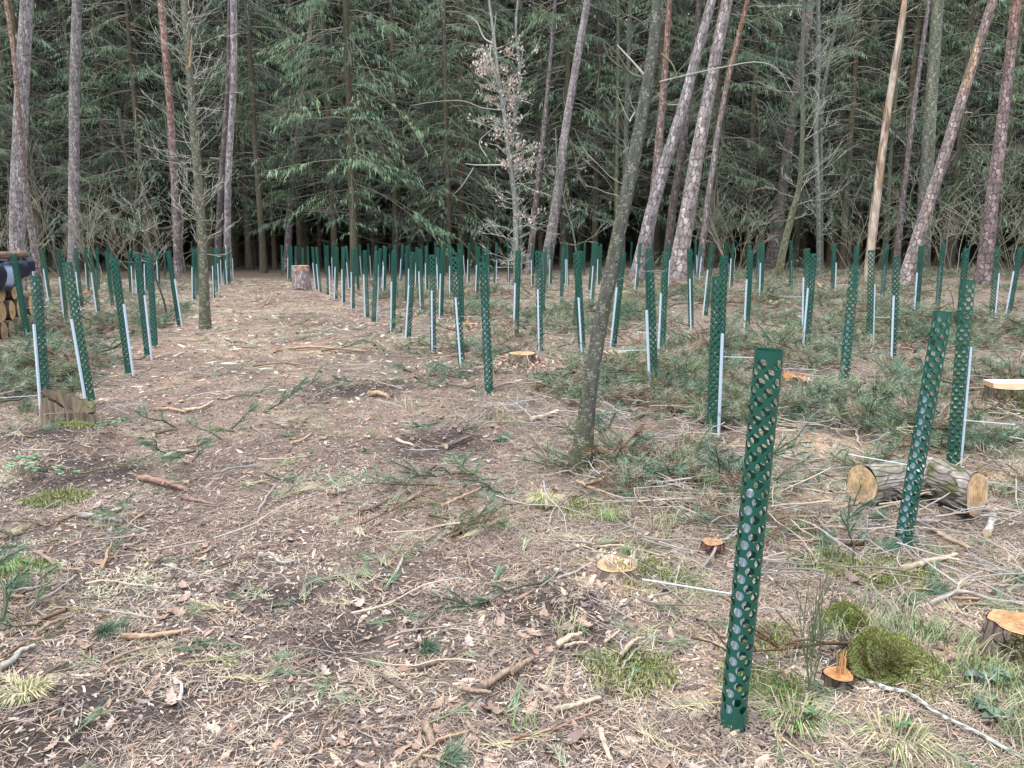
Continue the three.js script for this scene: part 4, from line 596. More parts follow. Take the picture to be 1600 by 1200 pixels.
// spruces: drooping boughs hung with hanging twigs, bare dead boughs below
function spruceCrown(seed, H, low, spreadL, dens, o = {}) {
  const r = rng(seed), mb = new MB(), dm = new MB(), wide = o.wide ?? 1;
  const strand = (p, L, lean, c) => { // a hanging spray of needles: a narrow leaf and a side leaf
    const dir = V((r() - 0.5) * 0.3 + lean.x, -1, (r() - 0.5) * 0.3 + lean.z).normalize(), s = V(r() - 0.5, 0, r() - 0.5).normalize(), w = (0.005 + 0.007 * r()) * wide, m = p.clone().addScaledVector(dir, L * 0.4).addScaledVector(s, (r() - 0.5) * 0.05), e = p.clone().addScaledVector(dir, L).add(V((r() - 0.5) * 0.1, 0, (r() - 0.5) * 0.1));
    mb.tri(p.clone().addScaledVector(s, -w), m.clone().addScaledVector(s, w * 1.2), e, c);
    const g = m.clone().addScaledVector(dir, L * 0.3).addScaledVector(s, (r() < 0.5 ? 1 : -1) * (0.06 + 0.08 * r())), h = V(-s.z, 0.3, s.x).setLength(0.007 * wide); mb.tri(m.clone().sub(h), g, m.clone().add(h), mul3(c, 0.8 + 0.5 * r()));
  };
  for (let y = low; y < H - 0.3; y += (0.16 + 0.14 * r()) / dens) {
    const f = (y - low) / (H - low), seen = y < 12.5; if (!seen && r() < 0.4) continue;
    for (let b = 0; b < 2; b++) {
      const a = r() * 6.283, L = spreadL * Math.pow(1 - f, 0.6) * (0.35 + 0.75 * r()) + 0.3, pitch = -0.25 + 0.5 * r(), droop = 0.2 + 0.45 * r(), lift = 0.35 * r(), d = V(Math.cos(a), 0, Math.sin(a)), side = V(-d.z, 0, d.x), sway = (r() - 0.5) * 0.7, pts = [];
      const at = (t) => V(d.x * L * t + side.x * sway * t * t, y + pitch * L * t - droop * L * t * t * (1.25 - 0.5 * lift * t) + lift * L * t * t * t * 0.5, d.z * L * t + side.z * sway * t * t);
      for (let i = 0; i <= 5; i++) pts.push(at(i / 5).add(V((r() - 0.5) * 0.07, (r() - 0.5) * 0.07, (r() - 0.5) * 0.07)));
      sweep(mb, pts, (t) => 0.016 * (1 - 0.75 * t) + 0.003, 3, mul3([0.21, 0.18, 0.13], 0.7 + 0.6 * r()));
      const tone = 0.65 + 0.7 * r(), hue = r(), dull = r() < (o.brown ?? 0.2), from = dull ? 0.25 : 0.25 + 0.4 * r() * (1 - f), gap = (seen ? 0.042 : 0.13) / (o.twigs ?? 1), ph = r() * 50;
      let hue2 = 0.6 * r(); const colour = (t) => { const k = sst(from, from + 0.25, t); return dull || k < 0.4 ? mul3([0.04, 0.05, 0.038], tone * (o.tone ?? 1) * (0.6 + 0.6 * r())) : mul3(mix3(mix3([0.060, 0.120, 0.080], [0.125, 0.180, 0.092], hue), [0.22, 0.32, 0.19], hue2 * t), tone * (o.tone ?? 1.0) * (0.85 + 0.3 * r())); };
      for (let s = 0.12 * L; s < L; s += gap) { // strands under the bough itself, thin near the stem
        const t = s / L, k = sst(from, from + 0.3, t); if (r() > 0.25 + 0.75 * k || noise(s * 2.4 + ph, 1) < -0.15) continue;
        strand(at(t), dull ? 0.25 + 0.5 * r() : (0.12 + 0.28 * r()) * (0.6 + 0.4 * k), V(d.x * 0.25, 0, d.z * 0.25), colour(t));
      }
      const nsub = dull ? 3 : Math.round(3 + 4 * r() + L);
      for (let i = 0; i < nsub; i++) { // side boughs that fan out and hang
        const t = lerp(from, 0.96, (i + r()) / nsub), p0 = at(t), sg = i % 2 ? 1 : -1, bright = hue2 = 0.9 * r() * r() + 0.1, Ls = L * (0.16 + 0.24 * r()) * (1.25 - 0.6 * t) + 0.12, fw = 0.4 + 0.6 * r(), sag = 0.2 + 0.6 * r(), q = (u) => p0.clone().addScaledVector(d, Ls * u * fw).addScaledVector(side, sg * Ls * u).add(V(0, -sag * Ls * u * u, 0));
        for (let u = 0.1; u < 1; u += gap / Ls) if (r() < 0.85) strand(q(u).add(V((r() - 0.5) * 0.06, 0, (r() - 0.5) * 0.06)), dull ? 0.2 + 0.4 * r() : 0.12 + 0.34 * r() * r(), V(d.x * 0.3 + side.x * sg * 0.25, 0, d.z * 0.3 + side.z * sg * 0.25), colour(Math.min(1, t + 0.25 * u)));
      }
    }
  }
  for (let i = 0; i < (o.dead ?? 46); i++) { // dead boughs under and between the green
    const y = 0.9 + (low + 4.2 - 0.9) * Math.sqrt(r()), a = r() * 6.283, L = 0.6 + spreadL * 0.75 * r();
    grow(dm, V(0, y, 0), V(Math.cos(a), 0.25 * (r() - 0.4), Math.sin(a)).normalize(), L, 0.012, 1, r, { wander: 0.25, lift: -0.05, fork: 6, spread: 0.7, col: [0.135, 0.13, 0.105], min: 0.005 });
  }
  return [mb.geo(), dm.geo()];
}
function spruceTrunk(seed, H, r0) {
  const r = rng(seed), mb = new MB(), pts = []; let x = 0, z = 0; for (let i = 0; i <= 14; i++) { pts.push(V(x, -0.3 + i / 14 * (H + 0.3), z)); x += (r() - 0.5) * 0.07; z += (r() - 0.5) * 0.07; }
  sweep(mb, pts, (t, a) => r0 * (1 - 0.85 * t) * (1 + 0.4 * Math.exp(-t * H / 0.35)) + 0.01, 10, (t, a) => mul3(mix3([0.40, 0.36, 0.26], [0.38, 0.35, 0.25], t), 0.8 + 0.35 * noise(t * 30 + seed, a)), { tile: 0.35, tileV: 0.7 });
  return mb.geo();
}
const SP = [[101, 21, 3.2, 3.3, 0.9], [102, 23, 3.8, 3.5, 0.9], [103, 20, 1.9, 3.0, 0.95], [104, 22, 2.7, 3.5, 0.9], [105, 21, 4.4, 2.8, 0.85]].map(([s, H, low, sp, de], i) => ({ H, trunk: spruceTrunk(s, H, 0.15), crown: spruceCrown(s, H, low, sp, de, { brown: 0.1 + 0.04 * i, dead: 36, tone: i ? 1.0 : 1.6 }) }));
const POLE = { H: 18, trunk: spruceTrunk(106, 18, 0.11), crown: spruceCrown(106, 18, 7.5, 1.5, 0.6, { dead: 80, brown: 0.35 }) };
let spruceNo = 0; const SPOTS = [];
function spruce(label, p, v, turn, s) {
  const t = thing('spruce_tree', label, 'spruce', p, 'spruces standing along the forest edge'); t.rotation.y = turn; t.scale.setScalar(s);
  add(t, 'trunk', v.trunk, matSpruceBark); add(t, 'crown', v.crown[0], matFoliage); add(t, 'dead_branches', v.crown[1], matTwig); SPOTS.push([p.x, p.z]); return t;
}
const deep = (x, z) => { const r = ground(x, 424), k = z / r.z; return V(r.x * k, height(r.x * k, z), z); };
{
  const r = rng(515);
  // those whose stems one can follow in the photograph: x there, distance, which shape
  const seen = [[555, -31, 0, 1.05, 'big front spruce with olive trunk and drooping boughs right of the tall stump'], [525, -34, 3, 0.95, 'spruce trunk in the shade just left of the big front spruce'], [619, -36, 1, 1, 'spruce in the dark gap right of the big front spruce'], [412, -33, 4, 0.9, 'slim spruce trunk left of the tall stump'], [390, -37, 1, 1, 'spruce deep in shade right of the pale pine pair'], [700, -33, 2, 0.85, 'low branched spruce, first left of the birch'], [722, -34.5, 3, 0.95, 'spruce with low drooping boughs just left of the birch'], [741, -37, 4, 1, 'thin shaded spruce close behind the birch'], [762, -39, 1, 1, 'shaded spruce directly behind the birch stems'], [660, -38, 3, 1.05, 'dense spruce midway between big spruce and birch'], [470, -38, 3, 1, 'spruce behind the slender pine at the tall stump'], [880, -35, 2, 1, 'bushy spruce behind the pale leaning pine'], [930, -36, 3, 1, 'spruce filling the gap left of the leaning tree'], [1020, -37, 1, 1.05, 'spruce behind the reddish pine stem'], [1110, -33, 2, 1, 'low branched dark spruce behind the thickest pine'], [1165, -35, 3, 1, 'spruce left of the brown pine'], [1240, -35, 2, 0.95, 'spruce behind the mossy forked sapling'], [1315, -33, 3, 0.9, 'low green spruce between white sapling and dead trunk'], [1395, -37, 1, 1, 'spruce behind the thin dark pine stem'], [1480, -33, 2, 0.95, 'spruce behind the leaning brown pine'], [1555, -36, 3, 1, 'spruce behind the red barked pine'], [1640, -33, 2, 1, 'spruce past the red barked pine at the frame edge'], [330, -36, 1, 1, 'dark spruce behind the close pine pair'], [235, -34, 3, 0.95, 'spruce behind the reddish pine on the path side'], [180, -35, 2, 0.9, 'spruce between straight grey pine and reddish pine'], [140, -38, 4, 1, 'tall shaded spruce right of the straight grey pine'], [70, -34, 3, 1, 'spruce behind the slim reddish young pine'], [5, -36, 2, 1, 'spruce behind the log stack pine'], [-70, -32, 3, 1, 'spruce left of the log stack at the frame edge']];
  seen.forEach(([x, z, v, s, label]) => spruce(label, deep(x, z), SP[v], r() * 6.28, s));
  const poles = [[430, -38], [400, -42], [585, -40], [640, -44], [500, -40], [690, -42], [780, -43], [350, -40], [845, -39], [1060, -39], [1335, -41], [1440, -40], [1190, -42], [905, -42], [115, -42], [200, -41]];
  poles.forEach(([x, z], i) => spruce(['bare stemmed thin spruce', 'slim dark spruce pole', 'shaded spruce pole'][i % 3] + ' deep behind the ' + ['tall stump', 'pale pine pair', 'big front spruce', 'dark gap right of the big spruce', 'slender pine', 'first spruce left of the birch', 'birch leaves', 'twiggy young tree', 'pale leaning pine', 'two grey pines', 'white sapling', 'olive trunk', 'brown pine', 'small saplings at the mossy pine foot', 'straight grey pine', 'wide bare bush'][i], deep(x, z), POLE, r() * 6.28, 0.9 + 0.2 * r()));
}
{ // the mass of the wood behind
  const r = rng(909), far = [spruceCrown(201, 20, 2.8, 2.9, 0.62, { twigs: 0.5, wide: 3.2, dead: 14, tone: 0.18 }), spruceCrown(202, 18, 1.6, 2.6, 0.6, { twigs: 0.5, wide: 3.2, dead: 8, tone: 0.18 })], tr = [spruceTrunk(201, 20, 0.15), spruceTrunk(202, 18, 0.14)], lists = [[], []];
  for (let z = -40.5; z > -120; z -= 3.0) for (let x = -125; x < 125; x += 3.0) { if (Math.abs(x) > -z * 1.05 + 12) continue; const X = x + (r() - 0.5) * 2.2, Z = z + (r() - 0.5) * 2.2, k = z < -75 && r() < 0.7 ? 1 : 0, s = 1.25 + 0.5 * r(); lists[k].push([new THREE.Matrix4().compose(V(X, -0.1, Z), new THREE.Quaternion().setFromAxisAngle(UP, r() * 6.28), V(s, s, s)), null]); }
  for (const sx of [-1, 1]) for (let z = -36; z < -6; z += 3.6) for (let q = 0; q < 3; q++) { const X = sx * (16 - z * 0.62 + q * 3.4 + 2 * r()), Z = z + r() * 2; lists[q % 2].push([new THREE.Matrix4().compose(V(X, -0.1, Z), new THREE.Quaternion().setFromAxisAngle(UP, r() * 6.28), V(1, 1, 1)), null]); }
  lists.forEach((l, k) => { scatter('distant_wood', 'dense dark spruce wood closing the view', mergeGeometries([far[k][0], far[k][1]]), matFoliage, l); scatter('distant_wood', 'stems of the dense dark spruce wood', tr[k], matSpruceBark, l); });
}

// ------------------------------------------------------------------ stumps
function face(mb, c, ax, r, n, o = {}) { // a sawn end: centre, outward axis, radius by angle; uv across the disc
  const shear = o.plane; const A = Math.abs(ax.y) > 0.8 ? V(1, 0, 0) : V(0, 1, 0); A.addScaledVector(ax, -A.dot(ax)).normalize(); const B = V().crossVectors(ax, A), rings = 5, k0 = mb.p.length / 3, R0 = r(0);
  const col = o.col ?? [1, 1, 1];
  for (let q = 0; q <= rings; q++) for (let j = 0; j <= n; j++) {
    const a = j / n * Math.PI * 2, rr = r(a) * q / rings, x = Math.cos(a) * rr, y = Math.sin(a) * rr, up = o.rough ? o.rough * noise(x / R0 * 3 + c.x * 50, y / R0 * 3 + c.z * 31) * (q === 0 || q < rings ? 1 : 0.5) : 0;
    const P0 = V().addScaledVector(A, x).addScaledVector(B, y); if (shear) P0.addScaledVector(ax, -P0.dot(shear) / ax.dot(shear)); mb.vert(c.clone().add(P0).addScaledVector(ax, up + (o.dome ?? 0) * (1 - q / rings)), shear ?? ax, mul3(col, 0.95 + 0.12 * noise(x * 40, y * 40)), 0.5 + x / R0 * 0.47, 0.5 + y / R0 * 0.47);
  }
  for (let q = 0; q < rings; q++) for (let j = 0; j < n; j++) { const a = k0 + q * (n + 1) + j, b = a + n + 1; mb.i.push(a, b, a + 1, a + 1, b, b + 1); }
}
function mossCover(seed, place, n, col = [[0.175, 0.21, 0.045], [0.24, 0.265, 0.065], [0.12, 0.15, 0.04], [0.29, 0.285, 0.1], [0.17, 0.13, 0.07]], h = 0.011) {
  const r = rng(seed), mb = new MB();
  for (let i = 0; i < n; i++) { const [p, nn] = place(r); if (!p) continue; const c = mul3(pickF(r, col), 0.75 + 0.5 * r()), t = p.clone().addScaledVector(nn, h * (0.6 + 0.8 * r())).add(V((r() - 0.5) * h, (r() - 0.5) * h, (r() - 0.5) * h)), s = V(r() - 0.5, r() - 0.5, r() - 0.5).cross(nn).setLength(0.0032 + 0.003 * r()); mb.tri(p.clone().sub(s), p.clone().add(s), t, c); }
  return mb.geo();
}
function stump(label, px, py, wpx, h, o = {}) {
  const base = ground(px, py), R0 = wpx * pxSize(base) / 2, t = thing('tree_stump', label, 'stump', base, o.group), ph = px * 0.37, mb = new MB(), n = o.n ?? 36, rows = 10, T = V(o.tx ?? 0, 1, o.tz ?? 0).normalize();
  const rad = (a, y) => R0 * (1 + (o.flare ?? 0.25) * Math.exp(-y / (h * 0.35)) * (0.7 + 0.5 * Math.sin(a * 5 + ph)) + 0.06 * Math.sin(a * 3 + ph) + (o.lumpy ?? 0.05) * noise(a * 3 + ph, y / R0 * 2) + (o.groove ?? 0) * (0.5 * Math.abs(noise(a * 5 + ph, 0.3 + y * 0.8)) + 0.35 * Math.abs(noise(a * 13 + ph, 2 + y * 1.5)) - 0.25));
  const topY = (a) => h * (1 + (o.slope ?? 0) * Math.cos(a - (o.slopeDir ?? 0)) + (o.jag ?? 0) * (noise(a * 4 + ph, 7) + (o.n ? 0.9 * noise(a * 11 + ph, 3) : 0)));
  for (let i = 0; i <= rows; i++) for (let j = 0; j <= n; j++) {
    const a = j / n * Math.PI * 2, f = i / rows, y = lerp(-0.15, topY(a), f), r = rad(a, Math.max(0, y)), m = (o.moss ?? 0) * sst(0.1, 0.5, 0.5 + noise(a * 2 + ph, y * 6 / h * 0.4)) * (1 - 0.6 * f);
    const c = mul3(mix3(o.col ?? [0.36, 0.30, 0.28], [0.17, 0.2, 0.05], m), o.n ? 0.75 + 0.45 * noise(a * 16, y * 4) : 0.85 + 0.3 * noise(a * 6, y * 20));
    mb.vert(V(Math.sin(a) * r, y, Math.cos(a) * r), V(Math.sin(a), 0.1, Math.cos(a)), c, j / n * Math.max(1, Math.round(2 * Math.PI * R0 / 0.42)) * (o.tileK ?? 1), y / 1.5 * (o.tileK ?? 1));
  }
  for (let i = 0; i < rows; i++) for (let j = 0; j < n; j++) { const a = i * (n + 1) + j, b = a + n + 1; mb.i.push(a, a + 1, b, b, a + 1, b + 1); }
  let g = mb.geo(); if (o.n) g = g.toNonIndexed(); g.computeVertexNormals(); add(t, 'bark', g, o.mat ?? matLogBark);
  const fb = new MB(), k0 = 0, Q = 6; // the top follows the rim
  for (let q = 0; q <= Q; q++) for (let j = 0; j <= n; j++) { const a = j / n * Math.PI * 2, f = q / Q, r = (rad(a, topY(a)) - 0.004) * f, y = lerp(h, topY(a), f) + (o.hollow ?? 0) * (f * f - 1) * h + (o.rough ?? 0) * noise(Math.sin(a) * f * 5 + ph, Math.cos(a) * f * 5) + 0.002; fb.vert(V(Math.sin(a) * r, y, Math.cos(a) * r), UP, mul3(o.top ?? W1, 0.92 + 0.16 * noise(a * 3, f * 6)), 0.5 + Math.sin(a) * f * 0.47, 0.5 + Math.cos(a) * f * 0.47); }
  for (let q = 0; q < Q; q++) for (let j = 0; j < n; j++) { const a = q * (n + 1) + j, b = a + n + 1; fb.i.push(a, b, a + 1, a + 1, b, b + 1); }
  const fg = fb.geo(); fg.computeVertexNormals(); add(t, 'cut_face', fg, o.rotten ? matWood : matCut);
  if (o.mossN) add(t, 'moss', mossCover(px, (r) => { const a = (o.mossDir ?? 0) + (r() - 0.5) * (o.mossArc ?? 6.28), y = h * Math.pow(r(), o.mossPow ?? 1.6); if (noise(a * 2.2 + ph, y * 9) < (o.mossMin ?? -0.1)) return [null]; const q = rad(a, y); return [V(Math.sin(a) * q, y, Math.cos(a) * q), V(Math.sin(a), 0.35, Math.cos(a)).normalize()]; }, o.mossN), matMoss);
  if (o.turn) t.rotation.set(o.turn[0], o.turn[1], o.turn[2]);
  return { t, base, R0, rad, topY };
}
function splinter(parent, name, p, h, w, seed, col) { // torn upright fibres of wood
  const r = rng(seed), mb = new MB(); const N = 16; for (let i = 0; i < N; i++) { const f = (i + 0.5) / N, env = Math.pow(Math.sin(Math.PI * f), 0.8), y = h * env * (0.25 + 0.85 * r() * r() + (r() < 0.2 ? 0.25 : 0)), x = (f - 0.5) * w, z = (r() - 0.5) * w * 0.6, q = w / N * (0.7 + 0.7 * r()), lean = (r() - 0.5) * 0.25 * y, c = mul3(col, 0.7 + 0.5 * r()), b = [V(x - q, -0.02, z - q), V(x + q, -0.02, z - q), V(x + q, -0.02, z + q), V(x - q, -0.02, z + q)], t = [V(x - q * 0.6 + lean, y * 0.92, z - q * 0.5), V(x + q * 0.6 + lean, y, z - q * 0.4), V(x + q * 0.5 + lean, y * 0.95, z + q * 0.5), V(x - q * 0.6 + lean, y * 0.85, z + q * 0.5)]; for (let k = 0; k < 4; k++) { const m = (k + 1) % 4; mb.quad(b[m], b[k], t[k], t[m], mul3(c, 0.9 + 0.1 * k / 4)); } mb.quad(t[3], t[2], t[1], t[0], mul3(c, 1.1)); }
  const n = 0, d = w * 0.35, front = [], back = [];
  for (let i = 0; i <= n; i++) { const f = i / n, y = h * Math.pow(Math.sin(Math.PI * clamp(f * 0.9 + 0.05)), 1.5) * (0.55 + 0.6 * r()), x = (f - 0.5) * w; front.push([V(x, -0.02, d), V(x * 0.8, y, d * 0.25)]); back.push([V(x, -0.02, -d), V(x * 0.8, y, -d * 0.25)]); }
  for (let i = 0; i < n; i++) { const c = mul3(col, 0.8 + 0.35 * r()); mb.quad(front[i][0], front[i + 1][0], front[i + 1][1], front[i][1], c); mb.quad(back[i + 1][0], back[i][0], back[i][1], back[i + 1][1], mul3(c, 0.9)); mb.quad(front[i][1], front[i + 1][1], back[i + 1][1], back[i][1], c); }
  
  const m = add(parent, name, mb.geo(), matWood); m.position.copy(p); return m;
}
function chipsRound(p, rad, n, cols, seed, label, up = 0.05, name = 'wood_chips') {
  const r = rng(seed), list = []; for (let i = 0; i < n; i++) { const a = r() * 6.283, q = rad * Math.sqrt(r()), x = p.x + Math.cos(a) * q, z = p.z + Math.sin(a) * q, s = 0.7 + 1.3 * r(), c = mul3(pickF(r, cols), 0.7 + 0.6 * r()); list.push([new THREE.Matrix4().compose(V(x, height(x, z) + up * r() * (1 - q / rad), z), new THREE.Quaternion().setFromEuler(new THREE.Euler((r() - 0.5) * 1.6, r() * 6, (r() - 0.5) * 1.6)), V(s, s, s)), rgb(...c)]); }
  scatter(name, label, name === 'soil_crumbs' ? chipGeo(seed, 0.009, 0.005, 0.003) : chipGeo(seed, 0.016, 0.006, 0.002), matWood, list);
}
[[1143, 1147], [1409, 857], [1488, 730], [1112, 684], [1022, 625], [1315, 630], [764.5, 614], [73, 651], [143, 636], [203, 589]].forEach(([x, y], i) => chipsRound(ground(x, y), 0.13, 160, [[0.12, 0.095, 0.08], [0.17, 0.13, 0.11], [0.26, 0.2, 0.16], [0.34, 0.27, 0.2]], 200 + i, 'dark soil and crumbs pressed round the foot of a tree guard', 0.03, 'soil_crumbs'));
const REDCH = [[0.40, 0.24, 0.17], [0.46, 0.32, 0.24], [0.30, 0.19, 0.14], [0.5, 0.38, 0.3]], SAWD = [[0.5, 0.41, 0.3], [0.46, 0.36, 0.25], [0.55, 0.46, 0.35]];
{
  const tall = stump('tall grey pine stump with sawn pale top and felling notch at its foot', 472, 457, 27, 0.72, { col: [0.74, 0.67, 0.67], flare: 0.22, top: [0.82, 0.78, 0.7] });
  { const mb = new MB(), n = 14, r0 = tall.R0 * 1.0; const L = [], U = [], K = []; for (let i = 0; i <= n; i++) { const a = (i / n - 0.5) * 1.5, e = Math.cos(a / 1.5 * Math.PI), s = tall.rad(a, 0.1) + 0.008; L.push(V(Math.sin(a) * s, 0.06, Math.cos(a) * s)); U.push(V(Math.sin(a) * s, 0.062 + 0.07 * Math.max(0, e), Math.cos(a) * s)); K.push(V(Math.sin(a) * s * 0.96, 0.07, Math.cos(a) * (s - 0.03))); }
    const lip = new MB(); for (let i = 0; i < n; i++) { mb.quad(L[i], L[i + 1], U[i + 1], U[i], [0.055, 0.03, 0.02]); const o = 0.03; lip.quad(L[i].clone().multiplyScalar(1.0), L[i + 1], L[i + 1].clone().multiply(V(1.08, 0.9, 1.08)), L[i].clone().multiply(V(1.08, 0.9, 1.08)), [0.45, 0.25, 0.14]); lip.quad(L[i].clone().multiply(V(1.08, 0.9, 1.08)), L[i + 1].clone().multiply(V(1.08, 0.9, 1.08)), L[i + 1].clone().multiply(V(1.14, 0, 1.14)), L[i].clone().multiply(V(1.14, 0, 1.14)), [0.5, 0.33, 0.22]); }
    add(tall.t, 'felling_notch', mb.geo(), matWood, 'dark wedge cut at the foot'); add(tall.t, 'cut_lip', lip.geo(), matWood); }
  { const mb = new MB(), r = rng(5); for (let i = 0; i < 10; i++) { const a = -0.1 + i * 0.1, s = tall.rad(a, 0.6) + 0.004, d = 0.05 + 0.1 * r(); mb.quad(V(Math.sin(a) * s, 0.7 - d, Math.cos(a) * s), V(Math.sin(a + 0.1) * s, 0.7 - d * 0.8, Math.cos(a + 0.1) * s), V(Math.sin(a + 0.1) * s, 0.722, Math.cos(a + 0.1) * s), V(Math.sin(a) * s, 0.722, Math.cos(a) * s), [0.52, 0.27, 0.13]); } add(tall.t, 'bare_patch', mb.geo(), matWood, 'orange torn bark under the rim'); }
  chipsRound(tall.base, 0.8, 900, REDCH, 21, 'reddish bark crumbs heaped round the tall stump', 0.12);
  const rot = stump('rotten grooved grey stump with mossy sloping top beside the path', 114, 672, 66, 0.21, { col: [0.31, 0.245, 0.18], groove: 0.62, slope: 0.42, slopeDir: -1.4, jag: 0.045, rotten: true, top: [0.15, 0.115, 0.075], rough: 0.025, hollow: 0.7, n: 110, mat: matWood, mossN: 1500, mossPow: 0.3, mossMin: 0.12, flare: 0.1, tileK: 0.8 });
  void rot; stump('low flat sawn stump beside the leaning tree', 960, 562, 38, 0.09, { col: [0.42, 0.28, 0.22], top: [0.8, 0.73, 0.66], flare: 0.2 });
  const ch = stump('low sawn stump amid brown bark crumbs before a white staked guard', 816, 572, 40, 0.13, { col: [0.36, 0.26, 0.2], top: [0.72, 0.6, 0.5], flare: 0.5 });
  chipsRound(ch.base, 0.5, 500, REDCH, 22, 'brown bark crumbs round a low stump', 0.08);
  const mossy = stump('broad fresh sawn stump with moss round its foot at the far side', 1572, 648, 66, 0.22, { col: [0.3, 0.26, 0.22], moss: 0.9, top: [0.82, 0.72, 0.6], flare: 0.3, mossN: 3800, slope: 0.05 });
  { const w = mossy.R0, mb = new MB(); const a = V(-w * 0.95, 0.222, w * 0.3), b = V(w * 0.98, 0.226, w * 0.4), up = V(0, 0.04, 0), bk = V(0.02, 0, -w * 1.0); const P = [a, b, b.clone().add(up), a.clone().add(up)], Q = P.map((p) => p.clone().add(bk)); mb.quad(P[0], P[1], P[2], P[3], [0.7, 0.5, 0.36]); mb.quad(P[3], P[2], Q[2], Q[3], [0.74, 0.63, 0.5]); mb.quad(P[1], Q[1], Q[2], P[2], [0.85, 0.6, 0.4]); mb.quad(Q[0], P[0], P[3], Q[3], [0.55, 0.28, 0.17]); mb.quad(Q[1], Q[0], Q[3], Q[2], [0.8, 0.6, 0.4]); const g = mb.geo(); add(mossy.t, 'hinge_wood', g, matWood, 'raised slab of fresh wood across the top').material = matWood; }
  const cut = stump('sawn orange faced stump with a stick across its top', 1586, 1018, 84, 0.115, { col: [0.48, 0.38, 0.34], top: [0.66, 0.5, 0.37], flare: 0.35, lumpy: 0.1, mossN: 1500, mossArc: 1.6, mossDir: -0.5, hollow: -0.1 });
  const spl = stump('small stump with tall splinter, beside the green broom', 1309, 1072, 46, 0.035, { col: [0.2, 0.17, 0.12], top: [0.7, 0.46, 0.27], flare: 0.15 }); splinter(spl.t, 'splinter', V(0.006, 0.03, 0), 0.155, 0.03, 3, [0.55, 0.29, 0.13]);
  const pal = stump('wide low stump with pale jagged splinters near the middle', 962, 910, 64, 0.014, { col: [0.36, 0.27, 0.22], top: [0.74, 0.66, 0.56], flare: 0.5 });
  for (const [x, w, h, s] of [[-0.03, 0.07, 0.09, 4], [0.07, 0.05, 0.1, 8]]) splinter(pal.t, 'splinter', V(x, 0.012, -0.01 + x * 0.2), h, w, s, [0.72, 0.60, 0.44]);
  chipsRound(pal.base, 0.32, 170, SAWD, 23, 'fresh pale chips round the splintered stump', 0.02);
  stump('small brown sawn stump hidden under a bare branch', 1112, 862, 34, 0.05, { col: [0.30, 0.16, 0.11], top: [0.6, 0.42, 0.34] });
  const or = stump('orange split stump behind the tallest guard', 1238, 606, 40, 0.1, { col: [0.35, 0.2, 0.13], top: [0.68, 0.4, 0.2], jag: 0.3, flare: 0.4 }); for (const [x, w, h, s] of [[-0.07, 0.1, 0.14, 14], [0.05, 0.08, 0.07, 15]]) splinter(or.t, 'splinter', V(x, 0.08, 0), h, w, s, [0.6, 0.28, 0.1]);
  chipsRound(or.base, 0.5, 420, [...REDCH, ...SAWD], 24, 'reddish chips round the orange split stump', 0.05);
  const far = stump('small stump with tall torn splinter beside reddish chips, mid rows', 732, 512, 18, 0.06, { col: [0.4, 0.25, 0.18], top: [1, 0.75, 0.5] }); splinter(far.t, 'splinter', V(-0.01, 0.05, 0), 0.2, 0.07, 17, [0.62, 0.38, 0.19]);
  chipsRound(ground(738, 512), 0.45, 420, [...REDCH, [0.6, 0.47, 0.3]], 25, 'reddish chips round the torn stump', 0.1);
  const lf = stump('small bright orange splintered stump among the rear guards', 134, 461, 12, 0.07, { col: [0.45, 0.25, 0.12], top: [1, 0.65, 0.3] }); splinter(lf.t, 'splinter', V(0, 0.05, 0), 0.2, 0.1, 19, [0.65, 0.33, 0.1]);
  // the moss covered rotten stump
  const b = ground(1385, 1050), t = thing('mossy_stump', 'old rotten stump thickly covered in yellow green moss', 'stump', b), body = new THREE.IcosahedronGeometry(1, 24), pa = body.attributes.position, cols = [];
  const shape = (x, y, z) => { const n = 1 + 0.8 * fbm(x * 1.9 + 3, z * 1.9 + y * 1.7, 4) + 0.16 * noise(x * 5, y * 5 + z * 4) - 0.15 * sst(0.5, 0.9, y); const lump = y > 0 ? 1 : 0.6; return V(x * 0.13 * n * (1 - 0.1 * y), y * (0.074 - 0.03 * x) * n * lump + 0.01, z * 0.1 * n); };
  for (let i = 0; i < pa.count; i++) { const p = shape(pa.getX(i), pa.getY(i), pa.getZ(i)), k = noise(p.x * 22 + 5, p.z * 22 + p.y * 15), m = sst(-0.9, -0.4, k) * (p.x > 0.03 && p.z > 0.06 && p.y < 0.05 ? 0.4 : 1); pa.setXYZ(i, p.x, p.y, p.z); cols.push(...mul3(mix3([0.2, 0.14, 0.1], [0.14, 0.165, 0.05], m), 0.8 + 0.4 * noise(p.x * 90, p.y * 90))); }
  body.setAttribute('color', new THREE.Float32BufferAttribute(cols, 3)); body.computeVertexNormals(); add(t, 'wood', body, matWood); 
  add(t, 'moss', mossCover(61, (r) => { const i = Math.floor(r() * pa.count), p = V(pa.getX(i), pa.getY(i), pa.getZ(i)); if (noise(p.x * 22 + 5, p.z * 22 + p.y * 15) < -0.8 || (p.x > 0.03 && p.z > 0.06 && p.y < 0.05 && r() < 0.7)) return [null]; return [p, p.clone().setY(p.y + 0.05).normalize()]; }, 34000, undefined, 0.0065), matMoss);
  const b2 = ground(1322, 985), t2 = thing('moss_cushion', 'rounded moss cushion on a rotten root behind the green broom', 'moss', b2), bd = new THREE.IcosahedronGeometry(1, 14), q = bd.attributes.position, c2 = [];
  for (let i = 0; i < q.count; i++) { const x = q.getX(i), y = q.getY(i), z = q.getZ(i), n = 1 + 0.3 * fbm(x * 2 + 8, z * 2 + y, 3); q.setXYZ(i, x * 0.085 * n, Math.max(-0.02, y * 0.09 * n), z * 0.08 * n); c2.push(...mul3([0.2, 0.25, 0.06], 0.8 + 0.4 * noise(x * 9, y * 9))); }
